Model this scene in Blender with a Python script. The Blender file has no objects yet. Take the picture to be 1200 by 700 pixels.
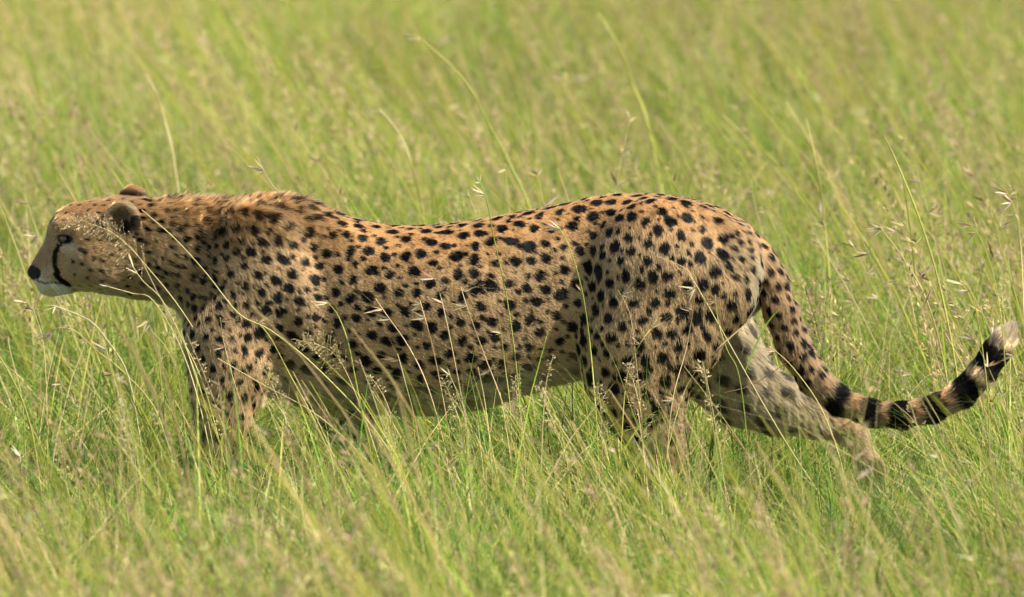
import bpy, math, random
import numpy as np
from mathutils import Vector

S = 0.0015                      # metres per photograph pixel in the plane of the cheetah
CAM_D, CAM_H, AIM_Z = 20.0, 2.4, 0.435
TILT = math.atan2(CAM_H - AIM_Z, CAM_D)
TT = math.tan(TILT)
rng = np.random.default_rng(11)
random.seed(5)
scene = bpy.context.scene
COL = scene.collection

# ------------------------------------------------------------------ camera
cam = bpy.data.cameras.new('camera')
cam.sensor_width = 36.0
cam.lens = 36.0 * math.hypot(CAM_D, CAM_H - AIM_Z) / 1.8
cam.clip_start, cam.clip_end = 0.5, 3000.0
camo = bpy.data.objects.new('camera', cam)
COL.objects.link(camo)
camo.location = (0, -CAM_D, CAM_H)
camo.rotation_euler = (math.pi / 2 - TILT, 0, 0)
cam.dof.use_dof = True
cam.dof.focus_distance = math.hypot(CAM_D, CAM_H - AIM_Z) - 0.06
cam.dof.aperture_fstop = 6.3
scene.camera = camo

# ------------------------------------------------------------------ sky, sun, exposure
SUN_EL, SUN_AZ = math.radians(46), math.radians(111)     # azimuth clockwise from +Y (away from the camera)
w = bpy.data.worlds.new('World')
scene.world = w
w.use_nodes = True
nt = w.node_tree
bg = nt.nodes['Background']
sky = nt.nodes.new('ShaderNodeTexSky')
sky.sky_type = 'NISHITA'
sky.sun_disc = False
sky.sun_elevation = SUN_EL
sky.sun_rotation = SUN_AZ
nt.links.new(sky.outputs[0], bg.inputs[0])
bg.inputs[1].default_value = 0.08
sun = bpy.data.lights.new('sun', 'SUN')
sun.energy = 5.0
sun.angle = math.radians(0.53)
sun.color = (1.0, 0.94, 0.82)
suno = bpy.data.objects.new('sun', sun)
COL.objects.link(suno)
sdir = Vector((math.sin(SUN_AZ) * math.cos(SUN_EL), math.cos(SUN_AZ) * math.cos(SUN_EL), math.sin(SUN_EL)))
suno.rotation_euler = sdir.to_track_quat('Z', 'Y').to_euler()
suno.location = sdir * 30
vs = scene.view_settings
vs.view_transform = 'Standard'
vs.look = 'None'
vs.exposure = 1.12
vs.gamma = 1.0
vs.use_curve_mapping = False
scene.cycles.use_denoising = True
scene.cycles.max_bounces = 5
scene.cycles.use_adaptive_sampling = True
scene.cycles.adaptive_threshold = 0.03
scene.cycles.transmission_bounces = 4
scene.cycles.transparent_max_bounces = 4
scene.cycles_curves.shape = 'RIBBONS'


# ------------------------------------------------------------------ helpers
def tag(o, label=None, cat=None, group=None, kind=None):
    for k, v in (('label', label), ('category', cat), ('group', group), ('kind', kind)):
        if v:
            o[k] = v
    return o


def mesh_np(name, V, loops, starts, cols=None, smooth=True):
    me = bpy.data.meshes.new(name)
    V = np.asarray(V, np.float32)
    me.vertices.add(len(V))
    me.vertices.foreach_set('co', V.ravel())
    me.loops.add(len(loops))
    me.loops.foreach_set('vertex_index', np.asarray(loops, np.int32))
    me.polygons.add(len(starts))
    me.polygons.foreach_set('loop_start', np.asarray(starts, np.int32))
    me.update(calc_edges=True)
    me.polygons.foreach_set('use_smooth', np.full(len(starts), smooth, bool))
    if cols is not None:
        a = me.color_attributes.new('tint', 'FLOAT_COLOR', 'POINT')
        c4 = np.ones((len(V), 4), np.float32)
        c4[:, :3] = cols
        a.data.foreach_set('color', c4.ravel())
    me.validate()
    return me


def obj(name, me, mat=None, parent=None):
    o = bpy.data.objects.new(name, me)
    COL.objects.link(o)
    if mat and me is not None and not me.materials:
        me.materials.append(mat)
    if parent:
        o.parent = parent
    return o


class Geo:
    """collects polygons with a colour per vertex"""
    def __init__(s):
        s.V, s.L, s.P, s.C, s.n = [], [], [], [], 0
        s.nl = 0

    def add(s, V, quads, col):
        V = np.asarray(V, float)
        s.V.append(V)
        c = np.asarray(col, float)
        s.C.append(np.broadcast_to(c, (len(V), 3)) if c.ndim == 1 else c)
        for q in quads:
            s.P.append(s.nl)
            s.L.extend([i + s.n for i in q])
            s.nl += len(q)
        s.n += len(V)

    def mesh(s, name):
        return mesh_np(name, np.vstack(s.V), s.L, s.P, np.vstack(s.C))


def strips(C, W, side, col):
    """ribbons: C (n,k,3) centre lines, W (n,k) half widths, side (n,3) or (n,k,3), col (n,3) or (n,k,3) -> V, loops, starts, colours"""
    n, k, _ = C.shape
    if side.ndim == 2:
        side = np.repeat(side[:, None, :], k, 1)
    if col.ndim == 2:
        col = np.repeat(col[:, None, :], k, 1)
    V = np.stack([C - side * W[..., None], C + side * W[..., None]], 2).reshape(n, k * 2, 3)
    base = (np.arange(n) * k * 2)[:, None, None]
    j = np.arange(k - 1)[None, :, None] * 2
    q = base + j + np.array([0, 1, 3, 2])[None, None, :]
    return V.reshape(-1, 3), q.reshape(-1), np.arange(n * (k - 1)) * 4, np.repeat(col, 2, axis=1).reshape(n, k, 2, 3).reshape(-1, 3)


# ------------------------------------------------------------------ materials
def leaf_mat(name, trans=0.4, rough=0.55, spec=0.35, vary=0.25):
    m = bpy.data.materials.new(name)
    m.use_nodes = True
    t = m.node_tree
    N, L = t.nodes, t.links
    out = N['Material Output']
    pb = N['Principled BSDF']
    at = N.new('ShaderNodeAttribute')
    at.attribute_name = 'tint'
    oi = N.new('ShaderNodeObjectInfo')
    hsv = N.new('ShaderNodeHueSaturation')
    mr = N.new('ShaderNodeMapRange')
    mr.inputs[3].default_value = 1 - vary
    mr.inputs[4].default_value = 1 + vary
    L.new(oi.outputs['Random'], mr.inputs[0])
    L.new(mr.outputs[0], hsv.inputs['Value'])
    mh = N.new('ShaderNodeMapRange')
    mh.inputs[3].default_value = 0.485
    mh.inputs[4].default_value = 0.515
    ml = N.new('ShaderNodeMath')
    ml.operation = 'FRACT'
    mm = N.new('ShaderNodeMath')
    mm.operation = 'MULTIPLY'
    mm.inputs[1].default_value = 7.31
    L.new(oi.outputs['Random'], mm.inputs[0])
    L.new(mm.outputs[0], ml.inputs[0])
    L.new(ml.outputs[0], mh.inputs[0])
    L.new(mh.outputs[0], hsv.inputs['Hue'])
    L.new(at.outputs['Color'], hsv.inputs['Color'])
    L.new(hsv.outputs[0], pb.inputs['Base Color'])
    pb.inputs['Roughness'].default_value = rough
    pb.inputs['Specular IOR Level'].default_value = spec
    tr = N.new('ShaderNodeBsdfTranslucent')
    L.new(hsv.outputs[0], tr.inputs[0])
    mix = N.new('ShaderNodeMixShader')
    mix.inputs[0].default_value = trans
    L.new(pb.outputs[0], mix.inputs[1])
    L.new(tr.outputs[0], mix.inputs[2])
    L.new(mix.outputs[0], out.inputs[0])
    return m


M_BLADE = leaf_mat('grass_blade', 0.42, 0.55, 0.12)
M_STEM = leaf_mat('grass_stem', 0.2, 0.5, 0.25, 0.12)
M_SEED = leaf_mat('seed_husk', 0.4, 0.65, 0.12, 0.2)


def ground_mat():
    m = bpy.data.materials.new('savanna_soil')
    m.use_nodes = True
    t = m.node_tree
    N, L = t.nodes, t.links
    pb = N['Principled BSDF']
    tc = N.new('ShaderNodeTexCoord')
    n1 = N.new('ShaderNodeTexNoise')
    n1.inputs['Scale'].default_value = 3.0
    n1.inputs['Detail'].default_value = 8
    L.new(tc.outputs['Object'], n1.inputs['Vector'])
    cr = N.new('ShaderNodeValToRGB')
    cr.color_ramp.elements[0].position = 0.35
    cr.color_ramp.elements[0].color = (0.075, 0.055, 0.03, 1)
    cr.color_ramp.elements[1].position = 0.62
    cr.color_ramp.elements[1].color = (0.09, 0.12, 0.03, 1)
    e = cr.color_ramp.elements.new(0.5)
    e.color = (0.12, 0.10, 0.045, 1)
    L.new(n1.outputs[0], cr.inputs[0])
    L.new(cr.outputs[0], pb.inputs['Base Color'])
    pb.inputs['Roughness'].default_value = 0.95
    n2 = N.new('ShaderNodeTexNoise')
    n2.inputs['Scale'].default_value = 40
    n2.inputs['Detail'].default_value = 6
    L.new(tc.outputs['Object'], n2.inputs['Vector'])
    b = N.new('ShaderNodeBump')
    b.inputs['Strength'].default_value = 0.8
    b.inputs['Distance'].default_value = 0.03
    L.new(n2.outputs[0], b.inputs['Height'])
    L.new(b.outputs[0], pb.inputs['Normal'])
    return m


# ------------------------------------------------------------------ ground sheet, fine near the cheetah, reaching the horizon
gx = np.unique(np.concatenate([np.linspace(-6, 6, 61), np.array([-1200, -500, -200, -80, -35, -15, -9, 9, 15, 35, 80, 200, 500, 1200])]))
gy = np.unique(np.concatenate([np.linspace(-8, 22, 121), np.array([-1200, -400, -120, -50, -25, -14, 30, 50, 100, 250, 600, 1500])]))


def ground_z(x, y):
    f = np.clip((np.hypot(x, y * 0.6) - 1.0) / 2.0, 0, 1)
    return f * (0.025 * np.sin(1.7 * x + 0.9 * y) + 0.02 * np.sin(-1.1 * x + 2.3 * y + 1.0)) * np.clip(40 / (1 + np.hypot(x, y)), 0, 1)


GX, GY = np.meshgrid(gx, gy, indexing='ij')
GV = np.stack([GX, GY, ground_z(GX, GY)], -1).reshape(-1, 3)
ny_ = len(gy)
ii, jj = np.meshgrid(np.arange(len(gx) - 1), np.arange(ny_ - 1), indexing='ij')
Q = np.stack([ii * ny_ + jj, (ii + 1) * ny_ + jj, (ii + 1) * ny_ + jj + 1, ii * ny_ + jj + 1], -1).reshape(-1)
g = obj('ground', mesh_np('ground', GV, Q, np.arange(len(Q) // 4) * 4), ground_mat())
tag(g, 'soil under the savanna grass', 'ground', kind='structure')

# ------------------------------------------------------------------ grass: prototype tufts
PAL = {
    'green': np.array([0.10, 0.22, 0.028]), 'dark': np.array([0.036, 0.082, 0.013]), 'yellow': np.array([0.45, 0.44, 0.10]),
    'lime': np.array([0.235, 0.34, 0.04]), 'straw': np.array([0.62, 0.50, 0.25]), 'pink': np.array([0.50, 0.33, 0.23]),
    'pale': np.array([0.68, 0.60, 0.43]), 'brown': np.array([0.16, 0.085, 0.045]), 'red': np.array([0.35, 0.16, 0.09]),
}


def pick(r, n, names, probs, jit=0.18):
    k = r.choice(len(names), n, p=probs)
    c = np.array([PAL[a] for a in names])[k]
    return np.clip(c * (1 + jit * r.standard_normal((n, 1))) * (1 + 0.06 * r.standard_normal((n, 3))), 0.005, 0.9)


def blades(r, n, hmin, hmax, w0, spread, lean, bend, col, seg=5, wind=(-0.12, 0.0)):
    h = hmin + (hmax - hmin) * r.random(n) ** 1.2
    a = r.random(n) * 2 * np.pi
    rad = spread * np.sqrt(r.random(n))
    b = np.stack([rad * np.cos(a), rad * np.sin(a), np.full(n, -0.012)], -1)
    az = a + r.normal(0, 0.9, n)
    d = np.stack([np.cos(az), np.sin(az), np.zeros(n)], -1) * np.abs(r.normal(0, lean, n))[:, None]
    d[:, 0] += wind[0] * (0.5 + r.random(n))
    d[:, 1] += wind[1]
    bd = np.abs(r.normal(0, bend, n))[:, None]
    t = np.linspace(0, 1, seg + 1)
    up = np.array([0, 0, 1.0])
    C = b[:, None, :] + h[:, None, None] * (t[None, :, None] * (up + d[:, None, :]) + (t ** 2.3)[None, :, None] * (d * 1.5 * bd / (lean + 1e-3))[:, None, :]
                                           - (t ** 3)[None, :, None] * up * (bd * 0.35)[:, None, :])
    W = (w0 * (0.6 + 0.8 * r.random(n)))[:, None] * np.clip(1.05 - t ** 1.6, 0.06, 1)[None, :]
    sa = r.random(n) * np.pi
    side = np.stack([np.cos(sa), np.sin(sa), np.zeros(n)], -1)
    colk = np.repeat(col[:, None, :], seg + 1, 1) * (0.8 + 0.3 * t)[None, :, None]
    return C, W, side, colk


def join_parts(parts):
    V, L, P, Cc, n, nl = [], [], [], [], 0, 0
    for v, l, p, c in parts:
        V.append(v); L.append(l + n); P.append(p + nl); Cc.append(c)
        n += len(v); nl += len(l)
    return np.vstack(V), np.concatenate(L), np.concatenate(P), np.vstack(Cc)


def spikelets(r, path, t0, t1, n, ln, wd, col, out=0.9, stalk=0.0):
    """small husks around the upper part of a stem; path (k,3)"""
    k = len(path)
    tt = t0 + (t1 - t0) * r.random(n)
    f = tt * (k - 1)
    i = np.minimum(f.astype(int), k - 2)
    p = path[i] + (path[i + 1] - path[i]) * (f - i)[:, None]
    ax = path[i + 1] - path[i]
    ax /= np.linalg.norm(ax, axis=1)[:, None]
    d = r.standard_normal((n, 3))
    d -= (d * ax).sum(1)[:, None] * ax
    d /= np.linalg.norm(d, axis=1)[:, None]
    taper = (1.15 - (tt - t0) / (t1 - t0))[:, None]
    st = p + d * (stalk * taper * r.random((n, 1))) + ax * (stalk * 0.7 * taper * r.random((n, 1)))
    dr = ax * 0.9 + d * out * (0.4 + 0.8 * r.random((n, 1))) + r.standard_normal((n, 3)) * 0.15
    dr /= np.linalg.norm(dr, axis=1)[:, None]
    le = ln * (0.6 + 0.8 * r.random(n))
    T = np.array([0, 0.35, 1.0])
    C = st[:, None, :] + dr[:, None, :] * (le[:, None] * T[None])[..., None]
    W = wd * (0.6 + 0.8 * r.random(n))[:, None] * np.array([0.35, 1.0, 0.08])[None]
    sd = np.cross(dr, r.standard_normal((n, 3)))
    sd /= np.linalg.norm(sd, axis=1)[:, None]
    parts = [strips(C, W, sd, col)]
    if stalk > 0:
        S_ = np.stack([p, st], 1)
        parts.append(strips(S_, np.full((n, 2), 0.00028), sd, np.tile(PAL['straw'], (n, 1)) * 0.9))
    return parts


def stem_path(r, h, wind=-0.2, k=8):
    t = np.linspace(0, 1, k)
    dx = wind * (0.3 + 1.2 * r.random()) + r.normal(0, 0.08)
    dy = r.normal(0, 0.12)
    cv = r.random() * 0.25
    return np.stack([h * (dx * t + np.sign(dx) * cv * t ** 3), h * (dy * t), h * (t - 0.12 * cv * t ** 3)], -1) - np.array([0, 0, 0.01])


def stem_strip(path, w0, col):
    """two crossed ribbons: reads as a round stem from any side"""
    k = len(path)
    W = (w0 * np.linspace(1, 0.55, k))[None]
    out = []
    for sd in ((1, 0, 0.0), (0, 1, 0.0)):
        out.append(strips(path[None], W, np.array([sd], float), np.asarray(col)[None]))
    return out


protos = bpy.data.collections.new('grass_prototypes')      # never linked to the scene: only the grass object draws it
proto_index = {}


def add_proto(kind, V, L, P, C, mat):
    me = mesh_np('tuft', V, L, P, C)
    me.materials.append(mat)
    i = len(protos.objects)
    o = bpy.data.objects.new('tuft_%03d' % i, me)
    protos.objects.link(o)
    proto_index.setdefault(kind, []).append(i)


def clump(x, y):      # patches where flowering stalks stand closer together
    return 0.5 + 0.5 * np.sin(2.1 * x + 1.3 * np.sin(1.1 * y) + 0.7) * np.sin(1.6 * y + 0.8 * np.sin(2.3 * x))


PATCH = 0.5


def shift_parts(parts, dx, dy):
    return [(v + np.array([dx, dy, 0.0]), l, p, c) for v, l, p, c in parts]


def tuft_low(r, mood=1):
    g_, y_ = ((.55, .10), (.40, .20), (.24, .32))[mood]
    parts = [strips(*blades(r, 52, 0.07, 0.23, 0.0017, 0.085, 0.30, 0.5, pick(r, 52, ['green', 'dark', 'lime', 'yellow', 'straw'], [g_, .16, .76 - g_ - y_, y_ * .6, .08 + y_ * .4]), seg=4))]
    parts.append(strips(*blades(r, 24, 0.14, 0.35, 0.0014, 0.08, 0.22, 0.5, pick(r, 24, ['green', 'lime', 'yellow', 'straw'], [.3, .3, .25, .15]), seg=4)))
    return parts


def tuft_tall(r, n=14):
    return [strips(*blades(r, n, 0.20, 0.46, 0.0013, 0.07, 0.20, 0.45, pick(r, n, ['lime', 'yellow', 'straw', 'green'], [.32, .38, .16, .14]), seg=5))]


def stalk_panicle(r):
    p = stem_path(r, 0.28 + 0.22 * r.random())
    c = pick(r, 60, ['pink', 'straw', 'brown', 'lime'], [.42, .26, .14, .18])
    return stem_strip(p, 0.0010, PAL[['yellow', 'straw', 'lime'][r.integers(3)]]) + spikelets(r, p, 0.64, 1.0, 60, 0.010, 0.0015, c, stalk=0.024)


def stalk_bract(r):
    p = stem_path(r, 0.34 + 0.24 * r.random())
    parts = stem_strip(p, 0.0013, PAL[['yellow', 'straw'][r.integers(2)]])
    for tt in (0.78, 0.88, 0.985):
        parts += spikelets(r, p, tt - 0.012, tt + 0.012, 4, 0.024, 0.0017, pick(r, 4, ['pale', 'straw', 'pink', 'brown'], [.12, .38, .35, .15]), out=1.3)
    return parts


def stalk_stem(r):
    p = stem_path(r, 0.34 + 0.26 * r.random(), wind=-0.30)
    return stem_strip(p, 0.0014 + 0.0012 * r.random(), PAL[['yellow', 'straw', 'yellow'][r.integers(3)]] * (0.85 + 0.35 * r.random()))


for s in range(9):      # low dense sward
    r = np.random.default_rng(100 + s)
    parts = []
    for q in range(22):
        k_ = np.clip(r.lognormal(-0.05, 0.27), 0.5, 1.5)
        tn = np.clip(r.lognormal(0.0, 0.25), 0.55, 1.5)
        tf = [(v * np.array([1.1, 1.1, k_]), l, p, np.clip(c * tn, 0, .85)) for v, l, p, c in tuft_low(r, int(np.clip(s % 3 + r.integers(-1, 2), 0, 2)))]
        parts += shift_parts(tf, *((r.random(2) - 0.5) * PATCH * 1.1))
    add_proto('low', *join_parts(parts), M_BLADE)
for s in range(9):      # upper storey: thin blades, flowering stalks, bent stems
    r = np.random.default_rng(200 + s)
    parts = []
    rich = 0.35 + 0.65 * (s % 3) / 2
    for mk_, n in ((tuft_tall, 10), (stalk_panicle, int(9 * rich + 5)), (stalk_bract, int(3 * rich + 1)), (stalk_stem, 14)):
        for q in range(n):
            parts += shift_parts(mk_(r), *((r.random(2) - 0.5) * PATCH * 1.15))
    add_proto('high', *join_parts(parts), M_SEED)
for s in range(6):      # single thin tufts for the trodden strip the cheetah walks in
    r = np.random.default_rng(300 + s)
    parts = tuft_tall(r, 7)
    if s % 3 == 0:
        parts += stalk_stem(r)
    add_proto('thin', *join_parts(parts), M_BLADE)

# ------------------------------------------------------------------ grass: where the patches grow
YAW = math.radians(7.0)
CY, SYA = math.cos(YAW), math.sin(YAW)


def body_y(x):
    return -x * math.tan(YAW)


pts, rots, scl, idx = [], [], [], []
r = np.random.default_rng(3)


def put(kind, x, y, sc, rz, pickidx=None):
    pts.append((x, y, float(ground_z(np.array(x), np.array(y)))))
    rots.append((r.normal(0, 0.03), r.normal(0, 0.03), rz))
    scl.append(sc)
    idx.append(pickidx if pickidx is not None else r.choice(proto_index[kind]))


for yy in np.arange(-6.0, 18.5, PATCH):
    half = 1.3 + 0.052 * (yy + 20)
    for xx in np.arange(-half, half, PATCH):
        x, y = xx + r.normal(0, .05), yy + r.normal(0, .05)
        lvl = int(np.clip(round(2 * clump(0.6 * x + 3, 0.5 * y) + r.normal(0, .4)), 0, 2))
        off = y - body_y(x)
        tread = 0.66 if (-1.0 < off < 0.25 and 0.2 < x < 0.85) else 0.85 if (-0.6 < off < 0.25 and -0.7 < x < 0.2) else 1.0     # trodden by the animal
        put('low', x, y, (0.9 + 0.28 * r.random()) * tread, r.choice([0, 1]) * math.pi + r.normal(0, .25), r.choice([proto_index['low'][q] for q in range(9) if q % 3 == lvl]))
        x, y = xx + r.normal(0, .1), yy + r.normal(0, .1)
        off = y - body_y(x)
        if (-2.0 if 0.2 < x < 0.95 else -1.6) < off < 0.42 and abs(x) < 1.25:
            continue
        c = clump(x, y)
        lvl = int(np.clip(round(c * 2 + r.normal(0, .5)), 0, 2))
        opts = [proto_index['high'][q] for q in range(9) if q % 3 == lvl]
        put('high', x, y, 0.80 + 0.3 * r.random(), r.normal(0, .25), r.choice(opts))
for q in range(420):
    x, y = r.uniform(-1.3, 1.3), r.uniform(-1.6, 0.6)
    off = y - body_y(x)
    if abs(off) < 0.2 and -0.95 < x < 1.0:
        continue
    if -0.5 < off < 0 and -0.7 < x < 0.45 and r.random() < 0.1:
        continue
    if -1.0 < off < 0 and 0.28 < x < 0.80 and r.random() < 0.85:
        continue
    put('thin', x, y, 0.58 + 0.3 * r.random(), r.normal(0, .4))
for q in range(130):     # ragged fringe close in front of the body
    x = r.uniform(-0.62, 0.26)
    put('thin', x, body_y(x) - r.uniform(0.2, 0.6), 0.45 + 0.28 * r.random(), r.normal(0, .5))
pts, rots, scl, idx = np.array(pts), np.array(rots), np.array(scl), np.array(idx)
gm = bpy.data.meshes.new('grass')
gm.vertices.add(len(pts))
gm.vertices.foreach_set('co', pts.astype(np.float32).ravel())
for nm, ty, arr, key in (('rot', 'FLOAT_VECTOR', rots, 'vector'), ('scl', 'FLOAT', scl, 'value'), ('idx', 'INT', idx, 'value')):
    a = gm.attributes.new(nm, ty, 'POINT')
    a.data.foreach_set(key, np.ascontiguousarray(arr, dtype=np.int32 if ty == 'INT' else np.float32).ravel())
gm.update()
grass = obj('grass', gm)
tag(grass, 'thick green and yellow savanna grass with ripe seed heads', 'grass', kind='stuff')
ng = bpy.data.node_groups.new('grass_tufts', 'GeometryNodeTree')
ng.interface.new_socket('Geometry', in_out='INPUT', socket_type='NodeSocketGeometry')
ng.interface.new_socket('Geometry', in_out='OUTPUT', socket_type='NodeSocketGeometry')
N, L = ng.nodes, ng.links
gi, go = N.new('NodeGroupInput'), N.new('NodeGroupOutput')
ci = N.new('GeometryNodeCollectionInfo')
ci.inputs['Collection'].default_value = protos
ci.inputs['Separate Children'].default_value = True
ci.inputs['Reset Children'].default_value = True
ip = N.new('GeometryNodeInstanceOnPoints')
ip.inputs['Pick Instance'].default_value = True


def named(nm, ty):
    n = N.new('GeometryNodeInputNamedAttribute')
    n.data_type = ty
    n.inputs['Name'].default_value = nm
    return n.outputs['Attribute']


L.new(gi.outputs[0], ip.inputs['Points'])
L.new(ci.outputs[0], ip.inputs['Instance'])
L.new(named('idx', 'INT'), ip.inputs['Instance Index'])
e2r = N.new('FunctionNodeEulerToRotation')
L.new(named('rot', 'FLOAT_VECTOR'), e2r.inputs[0])
L.new(e2r.outputs[0], ip.inputs['Rotation'])
L.new(named('scl', 'FLOAT'), ip.inputs['Scale'])
L.new(ip.outputs[0], go.inputs[0])
mod = grass.modifiers.new('tufts', 'NODES')
mod.node_group = ng

# ================================================================== the cheetah
# built as one smooth implicit surface in photograph pixels (x right, d away from the camera, u up), then meshed


def P(xp, yp, d=0.0):
    """photo pixel + depth from the animal's own middle plane -> inner (x, d, u)"""
    xi = (xp - 600 - d * SYA) / CY
    dd = d * CY - xi * SYA
    return np.array([xi, d, (640 - yp) - TT * dd])


H = 2.2
X0, X1, D0, D1, U0, U1 = -600.0, 632.0, -112.0, 118.0, -6.0, 436.0
ax_x, ax_d, ax_u = np.arange(X0, X1, H), np.arange(D0, D1, H), np.arange(U0, U1, H)
BIG = 60.0
F = np.full((len(ax_x), len(ax_d), len(ax_u)), BIG, np.float32)
PRIMS = []      # (group, lo, hi, function) kept so that the coat knows where it is


def smin(a, b, k):
    h = np.clip(0.5 + 0.5 * (b - a) / k, 0, 1)
    return b + (a - b) * h - k * h * (1 - h)


def carve(lo, hi, fn, k, cut=False):
    m = k + 10
    i = [max(0, int((lo[q] - m - o) / H)) for q, o in enumerate((X0, D0, U0))]
    j = [int((hi[q] + m - o) / H) + 2 for q, o in enumerate((X0, D0, U0))]
    sl = tuple(slice(a, b) for a, b in zip(i, j))
    x = ax_x[sl[0]][:, None, None]
    d = ax_d[sl[1]][None, :, None]
    u = ax_u[sl[2]][None, None, :]
    v = fn(x, d, u).astype(np.float32)
    if cut:
        F[sl] = -smin(-F[sl], v, k)
    else:
        F[sl] = smin(F[sl], v, k)


def cone(group, a, b, ra, rb, k=10, fd=1.0):
    a, b = np.asarray(a, float), np.asarray(b, float)
    ab = b - a
    sc = np.array([1, 1 / fd, 1])
    den = ((ab * sc) ** 2).sum()

    def fn(x, d, u):
        px, pd, pu = x - a[0], (d - a[1]) / fd, u - a[2]
        t = np.clip((px * ab[0] + pd * ab[1] / fd + pu * ab[2]) / den, 0, 1)
        return (np.sqrt((px - t * ab[0]) ** 2 + (pd - t * ab[1] / fd) ** 2 + (pu - t * ab[2]) ** 2) - (ra + (rb - ra) * t)) * min(1, fd)
    r = max(ra, rb)
    lo, hi = np.minimum(a, b) - r, np.maximum(a, b) + r
    PRIMS.append((group, fn))
    carve(lo, hi, fn, k)


def chain(group, pts, k=10, fd=1.0):
    for (a, ra), (b, rb) in zip(pts[:-1], pts[1:]):
        cone(group, a, b, ra, rb, k, fd)


def ell(group, c, r, k=10, rot=None, cut=False):
    c, r = np.asarray(c, float), np.asarray(r, float)
    R = np.eye(3) if rot is None else np.array(rot)

    def fn(x, d, u):
        p = (x - c[0], d - c[1], u - c[2])
        q = [(R[i, 0] * p[0] + R[i, 1] * p[1] + R[i, 2] * p[2]) / r[i] for i in range(3)]
        l = np.sqrt(q[0] ** 2 + q[1] ** 2 + q[2] ** 2)
        g_ = np.sqrt((q[0] / r[0]) ** 2 + (q[1] / r[1]) ** 2 + (q[2] / r[2]) ** 2) + 1e-6
        return l * (l - 1) / g_
    m = r.max()
    if not cut:
        PRIMS.append((group, fn))
    carve(c - m, c + m, fn, k, cut)


def rotm(axis, deg):
    c, s = math.cos(math.radians(deg)), math.sin(math.radians(deg))
    return {'x': [[1, 0, 0], [0, c, s], [0, -s, c]], 'd': [[c, 0, s], [0, 1, 0], [-s, 0, c]], 'u': [[c, s, 0], [-s, c, 0], [0, 0, 1]]}[axis]


def pchip(x, xs, ys):
    """smooth interpolation without overshoot"""
    xs, ys = np.asarray(xs, float), np.asarray(ys, float)
    hh, dl = np.diff(xs), np.diff(ys) / np.diff(xs)
    m = np.zeros(len(xs))
    for i in range(1, len(xs) - 1):
        if dl[i - 1] * dl[i] > 0:
            w1, w2 = 2 * hh[i] + hh[i - 1], hh[i] + 2 * hh[i - 1]
            m[i] = (w1 + w2) / (w1 / dl[i - 1] + w2 / dl[i])
    m[0], m[-1] = dl[0], dl[-1]
    x = np.clip(x, xs[0], xs[-1])
    i = np.clip(np.searchsorted(xs, x) - 1, 0, len(xs) - 2)
    t = (x - xs[i]) / hh[i]
    return ys[i] * (1 + 2 * t) * (1 - t) ** 2 + m[i] * hh[i] * t * (1 - t) ** 2 + ys[i + 1] * t * t * (3 - 2 * t) + m[i + 1] * hh[i] * t * t * (t - 1)


def profile(group, rows, k, pw=2.2, egg=0.0):
    """solid with a traced top and bottom line and a half width along x"""
    R = np.array([[P(x, t)[0], P(x, t)[2], P(x, b)[2], hw] for x, t, b, hw in rows])

    def fn(x, d, u):
        xx = np.clip(x, R[0, 0], R[-1, 0]).ravel()
        sh = x.shape
        top, bot, hw = (pchip(xx, R[:, 0], R[:, q]).reshape(sh) for q in (1, 2, 3))
        c, h = (top + bot) / 2, np.maximum((top - bot) / 2, 0.6)
        hw = np.maximum(hw, 0.6)
        rz = np.abs(u - c) / h
        ww = hw * (1 + egg * np.clip((c - u) / h, -1, 1))
        q = (rz ** pw + (np.abs(d) / ww) ** pw) ** (1 / pw)
        over = np.maximum(R[0, 0] - x, x - R[-1, 0])
        f_ = (q - 1) * np.minimum(h, hw)
        return np.where(over > 0, np.maximum(f_, over), f_)
    lo = (R[0, 0], -R[:, 3].max(), R[:, 2].min())
    hi = (R[-1, 0], R[:, 3].max(), R[:, 1].max())
    PRIMS.append((group, fn))
    carve(lo, hi, fn, k)
    return R


# torso with the neck
TORSO = profile('torso', [
    (140, 240, 334, 30), (160, 235, 343, 38), (180, 233, 350, 43), (200, 234, 357, 46), (220, 236, 378, 50), (240, 238, 420, 55), (265, 238, 442, 60), (300, 232, 456, 60),
    (330, 230, 464, 60), (355, 235, 468, 60), (385, 247, 472, 62), (420, 257, 477, 68), (460, 264, 482, 73), (500, 264, 483, 78), (550, 259, 478, 78),
    (600, 250, 464, 70), (650, 241, 448, 61), (690, 232, 440, 54), (725, 227, 420, 56), (760, 227, 408, 66), (800, 232, 400, 64), (835, 241, 390, 58),
    (865, 256, 375, 48), (885, 272, 350, 34), (897, 290, 325, 16), (902, 300, 312, 4)], 12, 2.25, 0.06)
# head
HEAD = profile('head', [
    (30.5, 317, 321, 3), (33, 311, 325, 8), (37, 304, 329, 12), (43, 294, 337, 16.5), (48, 286, 340, 18.5), (51.5, 277, 342, 20), (54, 266, 343, 21.5), (58, 256, 344.5, 24), (65, 247, 345, 28),
    (75, 241, 344, 32), (86, 237, 341, 36), (100, 235, 340, 39.5), (116, 233, 341, 41), (132, 231, 343, 41), (148, 232, 346, 39), (166, 236, 347, 34), (182, 250, 340, 22)], 8, 2.15, 0.10)
for sd in (-1, 1):
    ell('head', P(112, 308, sd * 24), (30, 20, 26), 14)                     # cheek
    ell('head', P(54, 325, sd * 11), (15, 11, 13), 6)                       # muzzle pad
    ell('head', P(70, 262, sd * 22), (13, 9, 7), 8, rotm('d', 14))          # brow
    ell(None, P(74, 279, sd * 37), (11, 10, 8), 6, cut=True)                # eye hollow
ell('head', P(38, 318, 0), (8.5, 9, 7.5), 4)
ell('head', P(56, 338, 0), (14, 11, 8), 6)                                   # chin
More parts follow.
